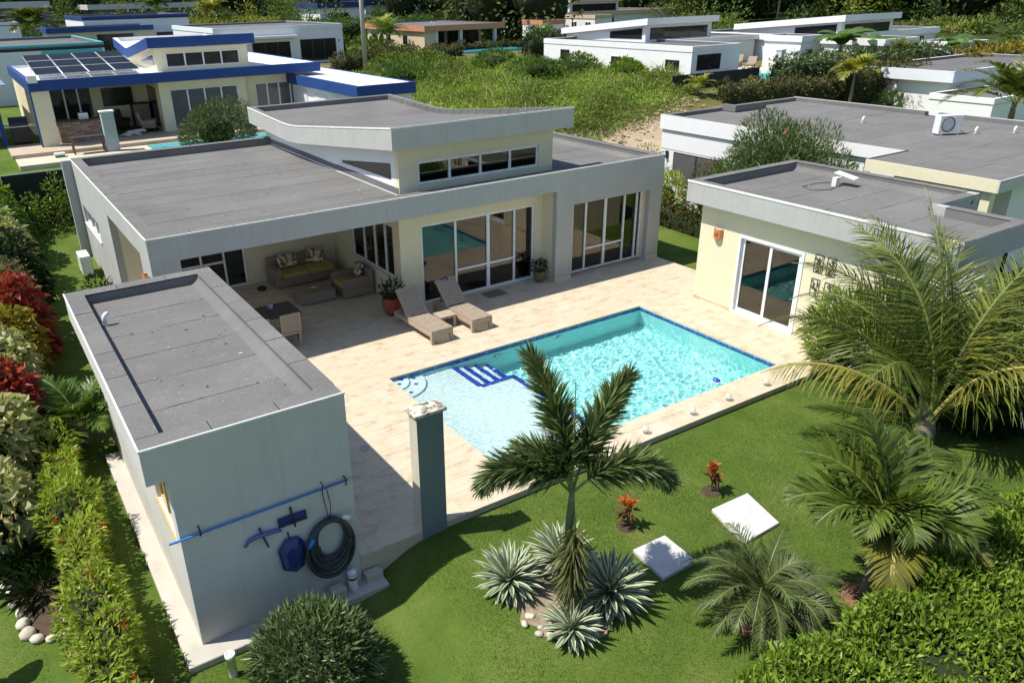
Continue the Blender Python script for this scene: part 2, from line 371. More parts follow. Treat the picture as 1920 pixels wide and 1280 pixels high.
# ------------------------------------------------------------------ terrain
def sstep(t): t = np.clip(t, 0, 1); return t*t*(3-2*t)
def ter(x, y):
    x = np.asarray(x, float); y = np.asarray(y, float)
    b = np.interp(y, [3, 14, 17, 22, 27, 35, 70, 120, 200, 320, 500], [-.3, 0, .35, 1.5, 2.0, 2.1, 2.5, 3.0, 7, 26, 60])
    far = np.clip((x-80)/160, 0, 2)**1.5*22; b = b+far
    s = sstep((-2.0-x)/1.3); low = -.14*(1-s)-.57*s
    k = sstep((y-1)/5); return low*(1-k)+b*k
def T(x, y): return float(ter(x, y))
def ground_material():
    m, nt, b = newmat('ground_cover')
    g = N(nt, 'ShaderNodeNewGeometry'); P = g.outputs['Position']
    def nz(s, d=6, r=.65):
        n = N(nt, 'ShaderNodeTexNoise', Scale=s, Detail=d, Roughness=r); nt.links.new(P, n.inputs[0]); return n.outputs[0]
    def rr(i, st): r = ramp(nt, st); nt.links.new(i, r.inputs[0]); return r.outputs[0]
    lawn = mixc(nt, .65, rr(nz(.8), [(.3, (.072, .122, .019)), (.5, (.10, .158, .027)), (.72, (.16, .185, .05))]), rr(nz(38, 4, .8), [(.3, (.62,)*3), (.7, (1.25,)*3)]), 'MULTIPLY')
    fld = rr(nz(.35, 8, .7), [(.3, (.07, .085, .02)), (.5, (.15, .14, .05)), (.7, (.24, .19, .09))])
    sand = rr(nz(1.2, 8, .7), [(.3, (.36, .27, .17)), (.7, (.52, .42, .29))])
    sp = N(nt, 'ShaderNodeSeparateXYZ'); nt.links.new(P, sp.inputs[0])
    def mth(op, a, c, d=None):
        n = N(nt, 'ShaderNodeMath', operation=op)
        for i, v in enumerate((a, c, d)):
            if v is None: continue
            if isinstance(v, (int, float)): n.inputs[i].default_value = v
            else: nt.links.new(v, n.inputs[i])
        return n.outputs[0]
    wob = mth('MULTIPLY_ADD', nz(.5, 3), 4.0, -2.0)
    X = mth('ADD', sp.outputs[0], wob); Y = mth('ADD', sp.outputs[1], wob)
    def band(v, a, c, w=.8):
        u = N(nt, 'ShaderNodeMapRange'); nt.links.new(v, u.inputs[0]); u.inputs[1].default_value = a-w; u.inputs[2].default_value = a+w
        d = N(nt, 'ShaderNodeMapRange'); nt.links.new(v, d.inputs[0]); d.inputs[1].default_value = c-w; d.inputs[2].default_value = c+w; d.inputs[3].default_value = 1; d.inputs[4].default_value = 0
        return mth('MULTIPLY', u.outputs[0], d.outputs[0])
    fmask = mth('MULTIPLY', band(X, 13, 60), band(Y, 15.5, 62)); smask = mth('MULTIPLY', band(X, 15.5, 40), band(Y, 10.2, 19.5))
    c = mixc(nt, fmask, lawn, fld); c = mixc(nt, smask, c, sand)
    fa = N(nt, 'ShaderNodeMapRange'); nt.links.new(sp.outputs[1], fa.inputs[0]); fa.inputs[1].default_value = 60; fa.inputs[2].default_value = 90
    fb = N(nt, 'ShaderNodeMapRange'); nt.links.new(sp.outputs[0], fb.inputs[0]); fb.inputs[1].default_value = 70; fb.inputs[2].default_value = 88
    c = mixc(nt, mth('MAXIMUM', fa.outputs[0], fb.outputs[0]), c, rr(nz(.12, 8, .8), [(.35, (.02, .032, .012)), (.6, (.06, .08, .02))]))
    nt.links.new(c, b.inputs['Base Color']); b.inputs['Roughness'].default_value = .95; b.inputs['Specular IOR Level'].default_value = .1
    bump(nt, b, nz(30, 4, .8), .7, .03); return m
def make_ground():
    xs = np.concatenate([np.linspace(-300, -30, 12), np.linspace(-25, -10, 8), np.arange(-9, 13, .5), np.linspace(13, 30, 18), np.linspace(34, 90, 15), np.linspace(105, 900, 24)])
    ys = np.concatenate([np.linspace(-120, -20, 8), np.linspace(-17, -14, 4), np.arange(-13, 9, .5), np.linspace(9.5, 32, 24), np.linspace(35, 120, 22), np.linspace(130, 900, 30)])
    X, Y = np.meshgrid(xs, ys); V = np.stack([X, Y, ter(X, Y)], -1).reshape(-1, 3); nx = len(xs); F = []
    for j in range(len(ys)-1):
        for i in range(nx-1):
            cx, cy = (xs[i]+xs[i+1])/2, (ys[j]+ys[j+1])/2
            if -2.9 < cx < 9.4 and -5.0 < cy < 13.5: continue       # under the terrace, the pool and the house
            F.append((j*nx+i, j*nx+i+1, (j+1)*nx+i+1, (j+1)*nx+i))
    o = obj('ground', npmesh('ground', V, F, True), ground_material()); tag(o, kind='structure')
make_ground()

def grass():
    m = leafmat('turf_blades', [(.078, .138, .022), (.11, .175, .031), (.15, .205, .042), (.23, .24, .08)], .25, .6, .5, .55, 1.4)
    regs = [(-3.0, 9.5, -10.9, -5.46, 2600), (9.5, 14, -11, -7.4, 700), (-7.0, -3.0, -9.0, -5.78, 2200), (-7.0, -6.22, -5.8, 2.5, 1300), (-8.8, -4.45, 2.5, 17.6, 420), (11.72, 17, -.2, 9, 420), (-9.5, -7.9, -7, -2.2, 900)]
    Vs = []
    for x0, x1, y0, y1, d in regs:
        n = int((x1-x0)*(y1-y0)*d); x = rng.uniform(x0, x1, n); y = rng.uniform(y0, y1, n); z = ter(x, y)
        k = np.sin(x*3.1+y*1.7)+np.sin(x*1.3-y*2.9)+np.sin(x*.7+y*.9); h = rng.uniform(.02, .038, n)*(1+.12*k)
        a = rng.uniform(0, 6.28, n); w = rng.uniform(.003, .0055, n); le = rng.uniform(.2, .9, n)
        P = np.stack([x, y, z-.004], 1); S = np.stack([np.cos(a), np.sin(a), 0*a], 1)*w[:, None]
        a2 = rng.uniform(0, 6.28, n); Tp = P+np.stack([np.cos(a2)*le*h, np.sin(a2)*le*h, h], 1)
        Vs.append(np.stack([P-S, P+S, Tp], 1).reshape(-1, 3))
    V = np.concatenate(Vs); F = np.arange(len(V)).reshape(-1, 3)
    o = obj('lawn_grass', npmesh('lawn_grass', V, F), m); tag(o, 'short mown green turf of the garden', 'grass', kind='stuff')
grass()

# ------------------------------------------------------------------ terrace, tiles, pool
PX1, PY0 = 8.02, -4.64
def terrace():
    b = MB()
    rects = [(-3.32, 0, -5.42, 3.66), (0, PX1, 0, 3.66), (0, PX1, -5.42, PY0), (PX1, 9.785, -5.42, 3.66), (9.785, 11.65, -.36, 2.965), (-4.26, 2.34, 3.66, 8.4), (-4.26, -3.32, 1.62, 3.66)]
    base = [(-3.32, -.02, -5.40, 3.66), (-.02, PX1+.02, .02, 3.66), (-.02, PX1+.02, -5.40, PY0-.02), (PX1+.02, 9.78, -5.40, 3.66), (9.78, 11.63, -.36, 2.965), (-4.26, 2.34, 3.66, 8.4), (-4.26, -3.32, 1.62, 3.66)]
    for r in base: b.box(r[0], r[1], r[2], r[3], -.7, -.0045)
    root = b.build('terrace', paint('travertine_grout', (.56, .475, .35), var=.1)); tag(root, kind='structure')
    tiles = []
    def fill(x0, x1, y0, y1):
        y = y0
        while y < y1-.02:
            h = random.choice((.405, .405, .61)); 
            if y1-y-h < .18: h = y1-y
            x = x0-random.choice((0, .2, .1))
            while x < x1-.02:
                w = random.choice((.405, .61, .61, .81)) if h < .5 else random.choice((.405, .61, .405))
                xe = min(x+w, x1)
                if x1-xe < .16: xe = x1
                a = max(x, x0); tiles.append((a, xe, y, min(y+h, y1))); x = xe
            y += h
    cw = .33
    # coping run round the pool
    for i in range(13): 
        a = -cw+(PX1+2*cw)*i/13; c = -cw+(PX1+2*cw)*(i+1)/13; tiles.append((a, c, 0, cw)); tiles.append((a, c, PY0-cw, PY0))
    for i in range(8):
        a = PY0-PY0*i/8; c = PY0-PY0*(i+1)/8; tiles.append((-cw, 0, a, c)); tiles.append((PX1, PX1+cw, a, c))
    fill(-3.32, -cw, -5.42, 3.66); fill(-cw, PX1+cw, cw, 3.66); fill(-cw, PX1+cw, -5.42, PY0-cw); fill(PX1+cw, 9.785, -5.42, 3.66)
    fill(9.785, 11.65, -.36, 2.965); fill(-4.26, 2.34, 3.66, 8.4); fill(-4.26, -3.32, 1.62, 3.66)
    cam = np.array([-7.1, -14.8])
    tiles.sort(key=lambda t: math.hypot((t[0]+t[1])/2+7.1, (t[2]+t[3])/2+14.8))
    cache = {}; rest = MB()
    for i, (a, c, d, e) in enumerate(tiles):
        g = .0025; w, h = round(c-a, 3), round(e-d, 3); dz = random.uniform(-.0012, .0012)
        if i < 290:
            if (w, h) not in cache:
                cache[w, h] = MB().box(-w/2+g, w/2-g, -h/2+g, h/2-g, -.028, 0).mesh('tile'); cache[w, h].materials.append(M_TRAV)
            obj('tile', cache[w, h], None, root, ((a+c)/2, (d+e)/2, dz))
        else: rest.box(a+g, c-g, d+g, e-g, -.028, dz)
    tag(rest.build('paving_tiles', M_TRAV, root), kind='stuff')
    b = MB(); b.lathe([(.0, 0), (.075, 0), (.08, -.002), (.085, .004), (.1, .004), (.105, 0)], (-1.84, -2.48, .003), 20); tag(b.build('skimmer_cover', plain('grey_plastic', (.42, .38, .33), .5)), 'round skimmer lid set in the terrace tiles beside the pool', 'lid')
    b = MB(); b.lathe([(.0, 0), (.05, 0), (.055, .004), (.07, .004)], (-3.16, -4.21, .003), 16); tag(b.build('drain_cover', MATS['grey_plastic']), 'small round drain lid in the shaded tiles against the pool house', 'lid')
    # step down to the pool-house slab
    st = boxo('garden_step', M_CONC, None, -3.315, -3.02, -5.6, -5.43, -.7, -.30); soften(st, .012); tag(st, 'low concrete step below the terrace corner', 'step')
terrace()

def pool():
    root = thing('swimming_pool', 'rectangular turquoise swimming pool with white shallow ledge and blue tile line', 'pool', None, (0, 0, 0))
    def plaster(name, a, c2):
        m, nt, b = newmat(name); n = noise(nt, 1.1, 5); rp = ramp(nt, [(.3, a), (.7, c2)]); nt.links.new(n.outputs[0], rp.inputs[0]); nt.links.new(rp.outputs[0], b.inputs['Base Color']); b.inputs['Roughness'].default_value = .8; return m
    deepm = plaster('aqua_pool_plaster', (.40, .85, .83), (.44, .89, .87)); shm = plaster('white_pool_plaster', (.66, .745, .74), (.71, .79, .78))
    D, SZ, e = -1.3, -.30, 2.72
    b = MB()
    b.add([(0, 0, D), (PX1, 0, D), (PX1, PY0, D), (0, PY0, D)], [(0, 3, 2, 1)])          # floor
    b.add([(0, 0, -.03), (PX1, 0, -.03), (PX1, 0, D), (0, 0, D)], [(0, 1, 2, 3)])
    b.add([(0, PY0, -.03), (PX1, PY0, -.03), (PX1, PY0, D), (0, PY0, D)], [(3, 2, 1, 0)])
    b.add([(PX1, 0, -.03), (PX1, PY0, -.03), (PX1, PY0, D), (PX1, 0, D)], [(0, 1, 2, 3)])
    b.add([(0, 0, -.03), (0, PY0, -.03), (0, PY0, D), (0, 0, D)], [(3, 2, 1, 0)])
    parts = [b.build('basin', deepm, root)]
    s = MB(); s.box(.003, 1.8, PY0+.003, -.003, D+.01, SZ); s.box(1.8, e+.04, PY0+.003, -1.22, D+.01, SZ)
    parts.append(s.build('shallow_ledge', shm, root))
    for i, (x0, x1, z) in enumerate(((1.805, 2.12, -.41), (2.123, 2.44, -.53), (2.443, 2.76, -.68))):
        parts.append(boxo('pool_step', shm, root, x0, x1, -1.217, -.004, D+.012, z))
    bt = plain('cobalt_mosaic', (.012, .06, .42), .15)
    t = MB(); q = .075
    def row(x0, y0, x1, y1, z, w=.07):
        n = int(math.hypot(x1-x0, y1-y0)/q); 
        for i in range(n):
            if random.random() < .04: continue
            f = (i+.5)/n; cx, cy = x0+(x1-x0)*f, y0+(y1-y0)*f; t.box(cx-w/2, cx+w/2, cy-w/2, cy+w/2, z, z+.006)
    for o in (-.04, .035):
        row(1.76+o, -.05, 1.76+o, -1.25, SZ+.001); row(1.76, -1.265+o, e+.03, -1.265+o, SZ+.001); row(e-.03+o, -1.3, e-.03+o, PY0+.05, SZ+.001)
    [row(x_+o, -.05, x_+o, -1.18, z_) for x_, z_ in ((2.05, -.409), (2.37, -.529), (2.69, -.679)) for o in (-.03, .035)]
    for cx, cy in ((.16, -.2), (.3, -.03), (.52, -.36), (.62, -.06), (.22, -.66)):
        z = -.126 if math.hypot(cx, cy) < .45 else -.206
        t.add([(cx-.06, cy, z), (cx, cy-.06, z), (cx+.06, cy, z), (cx, cy+.06, z)], [(0, 1, 2, 3)])
    tag(t.build('step_mosaic', bt, root), kind='stuff'); parts.append(root.children[-1])
    c = MB()
    for r, z in ((.46, -.13), (.86, -.21)):
        poly = [(.004, -.004)]+[(r*math.sin(k*math.pi/24)+.004, -r*math.cos(k*math.pi/24)-.004) for k in range(13)]; c.prism(poly, 'z', SZ-.002 if r < .5 else SZ+.002, z)
    parts.append(c.build('corner_step', shm, root))
    w = MB(); g = .004
    def band(fx, n):
        for i in range(n):
            for k in range(2): fx(i, k)
    nx = int(PX1/q); ny = int(-PY0/q); z0 = -.185
    for k in range(2):
        za, zb = z0+k*q+g, z0+(k+1)*q-g
        for i in range(nx):
            a, c2 = PX1*i/nx+g, PX1*(i+1)/nx-g; w.box(a, c2, -.008, -.002, za, zb, (i*7+k*3) % 5 == 0); w.box(a, c2, PY0+.002, PY0+.008, za, zb, (i*3+k) % 5 == 0)
        for i in range(ny):
            a, c2 = PY0*(i+1)/ny+g, PY0*i/ny-g; w.box(PX1-.008, PX1-.002, a, c2, za, zb, (i*7+k) % 5 == 0); w.box(.002, .008, a, c2, za, zb, i % 4 == 0)
    tag(w.build('waterline_mosaic', [plain('blue_waterline_tile', (.03, .10, .33), .15), plain('pale_blue_tile', (.10, .20, .42), .15)], root), kind='stuff'); parts.append(root.children[-1])
    for fx in (3.1, 5.1):
        v = MB(); v.tube([(fx, -.002, -.42), (fx, -.03, -.42)], [.11, .10], 20); v.tube([(fx, -.03, -.42), (fx, -.035, -.42)], [.075, .07], 20, 1); parts.append(v.build('pool_light', [plain('light_rim', (.25, .5, .5), .3), M_WPLAST], root))
    # water with small standing ripples
    nx, ny = 560, 324; X, Y = np.meshgrid(np.linspace(.001, PX1-.001, nx), np.linspace(PY0+.001, -.001, ny)); Zw = np.zeros_like(X)
    for i in range(60):
        a = rng.uniform(0, 2*math.pi); wl = .09*(4.2**rng.random()); k = 2*math.pi/wl
        Zw += .0100*wl**1.08*math.sqrt(1/60*6)*np.sin(k*(X*math.cos(a)+Y*math.sin(a))+rng.uniform(0, 6.28))*.42
    V = np.stack([X, Y, Zw-.095], -1).reshape(-1, 3); I = np.arange(nx*ny).reshape(ny, nx)
    F = np.stack([I[:-1, :-1], I[:-1, 1:], I[1:, 1:], I[1:, :-1]], -1).reshape(-1, 4)
    m, nt, bs = newmat('pool_water'); bs.inputs['Base Color'].default_value = (.86, 1, .99, 1); bs.inputs['Roughness'].default_value = 0; bs.inputs['IOR'].default_value = 1.333; bs.inputs['Transmission Weight'].default_value = 1
    wo = obj('water', npmesh('water', V, F, True), m, root)
    try:
        wo.cycles.is_caustics_caster = True
        for p in parts: p.cycles.is_caustics_receiver = True
    except Exception as ex: print('caustics', ex)
    # floating chlorine dispenser
    fl = thing('floating_dispenser', 'small white and blue floating dispenser at the near side of the pool', 'float', None, (6.3, -4.3, -.1))
    MB().lathe([(.0, -.05), (.07, -.05), (.11, -.01), (.11, .01), (.0, .015)], (0, 0, 0), 18).build('float_ring', M_WPLAST, fl, True)
    MB().lathe([(.09, .012), (.08, .05), (.04, .075), (0, .08)], (0, 0, 0), 18).build('cap', plain('blue_plastic', (.02, .12, .45), .3), fl, True)
pool()

# ------------------------------------------------------------------ building helpers
def flat_roof(root, x0, x1, y0, y1, zt, mat=M_ROOF, ph=.22, pw=.3, sheet=1.0, sides='FBLR', caps=True, cant=True, trim=True):
    """membrane sheets laid over a deck, parapets with capped tops; zt is the top of the parapet"""
    zd = zt-ph
    boxo('roof_deck', M_BITUMEN, root, x0+.02, x1-.02, y0+.02, y1-.02, zd-.16, zd-.006)
    ix0, ix1 = x0+(pw if 'L' in sides else .0), x1-(pw if 'R' in sides else 0); iy0, iy1 = y0+(pw if 'F' in sides else 0), y1-(pw if 'B' in sides else 0)
    n = max(1, round((iy1-iy0)/sheet)); ys = [iy0+(iy1-iy0)*i/n for i in range(n+1)]
    for i in range(1, n): ys[i] += random.uniform(-.06, .06)
    for i in range(n):
        a, c = ys[i]+.003, ys[i+1]-.003
        if i == 0: a = ys[0]
        if i == n-1: c = ys[n]
        # gently sagging sheet with an uneven overlap edge
        k = 10; V = []; F = []
        for j in range(k+1):
            x = ix0+(ix1-ix0)*j/k; w = random.uniform(-.007, .007) if 0 < j < k else 0
            V += [(x, a+w, zd-.012), (x, a+w, zd+.004+random.uniform(-.002, .003)), (x, c+w*.5, zd+.001+random.uniform(-.002, .002)), (x, c+w*.5, zd-.012)]
        for j in range(k):
            q = j*4
            for r in range(3): F.append((q+r, q+4+r, q+5+r, q+1+r))
        MB().add(V, F).build('roof_sheet', mat, root)
    def par(nm, bx, along):
        boxo('parapet', mat if not caps else M_BITUMEN, root, *bx, zd-.02, zt-.012)
        if not caps: return
        if along == 'x': boxo('parapet_lining', mat, root, bx[0], bx[1], bx[2]-.003, bx[3]+.003, zd-.02, zt-.03)
        else: boxo('parapet_lining', mat, root, bx[0]-.003, bx[1]+.003, bx[2], bx[3], zd-.02, zt-.03)
        L = (bx[1]-bx[0]) if along == 'x' else (bx[3]-bx[2]); m = max(1, round(L/1.0))
        for i in range(m):
            g = .008; a, c = i/m*L+g, (i+1)/m*L-g
            if along == 'x': boxo('parapet_cap', mat, root, bx[0]+a, bx[0]+c, bx[2]-.004, bx[3]+.006, zt-.011, zt+random.uniform(0, .006))
            else: boxo('parapet_cap', mat, root, bx[0]-.004, bx[1]+.006, bx[2]+a, bx[2]+c, zt-.011, zt+random.uniform(0, .006))
    if 'F' in sides: par('F', (x0+.01, x1-.01, y0+.01, y0+pw), 'x')
    if 'B' in sides: par('B', (x0+.01, x1-.01, y1-pw, y1-.01), 'x')
    if 'L' in sides: par('L', (x0+.01, x0+pw-.003, y0+pw+.003, y1-pw-.003), 'y')
    if 'R' in sides: par('R', (x1-pw+.003, x1-.01, y0+pw+.003, y1-pw-.003), 'y')
    if cant and 'R' in sides:
        xr = x1-pw+.002; b = MB()
        b.prism([(xr, zd+.13), (xr-.05, zd+.07), (xr-.11, zd+.025), (xr-.17, zd+.003), (xr, zd+.003)], 'y', iy0, iy1); b.build('cant_strip', mat, root)
    if trim:
        t = .02
        for bx in ((x0-.012, x1+.012, y0-.014, y0+.012), (x0-.014, x0+.012, y0+.0125, y1-.0125)):
            boxo('edge_trim', M_EDGE, root, *bx, zt-.022, zt+.007)

def window_y(root, x0, x1, z0, z1, y, bays, mat=M_FRAME, glass=M_GLASS, fw=.055, depth=.07, transoms=None, double=None):
    """framed window facing -y at plane y; bays = x fractions of the mullions; transoms {bay: height}"""
    b = MB(); b.box(x0, x1, y, y+depth, z1-fw, z1); b.box(x0, x1, y, y+depth, z0, z0+fw); b.box(x0, x0+fw, y, y+depth, z0+fw, z1-fw); b.box(x1-fw, x1, y, y+depth, z0+fw, z1-fw)
    w = b.build('window', mat, root)
    xs = [x0]+[x0+(x1-x0)*f for f in bays]+[x1]
    for i, x in enumerate(xs[1:-1]):
        k = 1.6 if double and i in double else 1
        boxo('mullion', mat, w, x-fw*.5*k, x+fw*.5*k, y-.012, y+depth-.01, z0+fw+.001, z1-fw-.001)
    for i in range(len(xs)-1):
        a, c = xs[i]+fw*.4, xs[i+1]-fw*.4
        if transoms and i in transoms:
            h = transoms[i]; boxo('transom', mat, w, a+.02, c-.02, y-.008, y+depth-.02, z0+h-fw*.5, z0+h+fw*.5)
            boxo('pane', glass, w, a, c, y+.03, y+.036, z0+fw*.5, z0+h-.01); boxo('pane', glass, w, a, c, y+.03, y+.036, z0+h+.01, z1-fw*.5)
        else: boxo('pane', glass, w, a, c, y+.03, y+.036, z0+fw*.5, z1-fw*.5)
    return w
def window_x(root, y0, y1, z0, z1, x, bays, mat=M_FRAME, glass=M_GLASS, fw=.055, depth=.07, name='window'):
    b = MB(); b.box(x, x+depth, y0, y1, z1-fw, z1); b.box(x, x+depth, y0, y1, z0, z0+fw); b.box(x, x+depth, y0, y0+fw, z0+fw, z1-fw); b.box(x, x+depth, y1-fw, y1, z0+fw, z1-fw)
    w = b.build(name, mat, root); ys = [y0]+[y0+(y1-y0)*f for f in bays]+[y1]
    for v in ys[1:-1]: boxo('mullion', mat, w, x-.012, x+depth-.01, v-fw*.6, v+fw*.6, z0+fw+.001, z1-fw-.001)
    for i in range(len(ys)-1): boxo('pane', glass, w, x+.03, x+.036, ys[i]+fw*.4, ys[i+1]-fw*.4, z0+fw*.5, z1-fw*.5)
    return w
def wall_y(root, x0, x1, z0, z1, y0, y1, holes, mat, name='wall'):
    """wall along x with rectangular holes (x0,x1,z0,z1), in order"""
    b = MB(); x = x0
    for a, c, d, e in holes:
        if a > x: b.box(x, a, y0, y1, z0, z1)
        if d > z0: b.box(a, c, y0, y1, z0, d)
        if e < z1: b.box(a, c, y0, y1, e, z1)
        x = c
    if x < x1: b.box(x, x1, y0, y1, z0, z1)
    return b.build(name, mat, root)
def wall_x(root, y0, y1, z0, z1, x0, x1, holes, mat, name='wall'):
    b = MB(); y = y0
    for a, c, d, e in holes:
        if a > y: b.box(x0, x1, y, a, z0, z1)
        if d > z0: b.box(x0, x1, a, c, z0, d)
        if e < z1: b.box(x0, x1, a, c, e, z1)
        y = c
    if y < y1: b.box(x0, x1, y, y1, z0, z1)
    return b.build(name, mat, root)
def curtain(root, x0, x1, y, z0, z1, axis='x', mat=M_CURT):
    n = int((x1-x0)/.02); V = []; F = []
    for i in range(n+1):
        x = x0+(x1-x0)*i/n; d = .035*math.sin(i*.55)+.015*math.sin(i*.23+1)
        for z in (z0, z1): V.append((x, y+d, z) if axis == 'x' else (y+d, x, z))
    for i in range(n): F.append((i*2, i*2+2, i*2+3, i*2+1))
    o = MB().add(V, F).build('curtain', mat, root, True); sm = o.modifiers.new('thickness', 'SOLIDIFY'); sm.thickness = .006
def swoosh(root, x0, x1, prof, fh, mat, roofm, edge=True, pw=.24, ph=.17, segs=True, sheets=True):
    """roof slab whose side profile z(y) dips towards the rear; prof: (y, ztop)"""
    n = len(prof)
    def strip(xa, xb, up, dn, nm, m, parent=root):
        b = MB(); V = []; F = []
        for y, z in prof: V += [(xa, y, z+dn), (xb, y, z+dn), (xb, y, z+up), (xa, y, z+up)]
        for i in range(n-1):
            for k in range(4): F.append((i*4+k, i*4+(k+1) % 4, i*4+4+(k+1) % 4, i*4+4+k))
        F += [(0, 3, 2, 1), tuple((n-1)*4+k for k in range(4))]
        return b.add(V, F).build(nm, m, parent)
    strip(x0+.02, x1-.02, -ph-.01, -fh+.012, 'roof_slab', M_INTW)
    strip(x0, x0+.02, 0, -fh, 'fascia', mat); strip(x1-.02, x1, 0, -fh, 'fascia', mat)
    y0, z0 = prof[0]; yb, zb = prof[-1]
    boxo('fascia', mat, root, x0, x1, y0-.02, y0-.001, z0-fh, z0); boxo('fascia', mat, root, x0, x1, yb+.001, yb+.02, zb-fh, zb)
    strip(x0+.021, x0+pw, -.004, -ph-.005, 'parapet', roofm); strip(x1-pw, x1-.021, -.004, -ph-.005, 'parapet', roofm)
    boxo('parapet', roofm, root, x0+pw+.001, x1-pw-.001, y0+.001, y0+.12, z0-ph-.06, z0-.012)
    boxo('parapet', roofm, root, x0+pw+.001, x1-pw-.001, yb-pw, yb-.001, zb-ph-.06, zb-.006)
    if sheets:
        for i in range(0, n-1, 2):
            b = MB(); V = []; F = []; js = range(i, min(i+3, n))
            for j in js: V += [(x0+pw, prof[j][0]+(.006 if j == i else 0), prof[j][1]-ph), (x1-pw, prof[j][0]+(.006 if j == i else 0), prof[j][1]-ph)]
            for k in range(len(V)//2-1): F.append((k*2, k*2+1, k*2+3, k*2+2))
            b.add(V, F).build('roof_sheet', roofm, root)
    else: strip(x0+pw, x1-pw, -ph, -ph-.02, 'roof_sheet', roofm)
    if edge:
        e = MB()
        e.box(x0-.012, x1+.012, y0-.032, y0-.012, z0-.03, z0+.01); e.build('edge_trim', M_EDGE, root)
        strip(x0-.012, x0+.015, .01, -.03, 'edge_trim', M_EDGE)
    if segs:
        for i in range(1, n-1):
            y, z = prof[i]; boxo('parapet_seam', M_BITUMEN, root, x1-pw-.004, x1-.022, y-.006, y+.006, z-ph, z+.001)
def lerp_prof(pts, k, it=1):
    ys = [p[0] for p in pts]; t = np.linspace(ys[0], ys[-1], k)
    # smooth through the control points
    z = np.interp(t, ys, [p[1] for p in pts])
    for _ in range(it): z[1:-1] = .25*z[:-2]+.5*z[1:-1]+.25*z[2:]
    return list(zip(t.tolist(), z.tolist()))

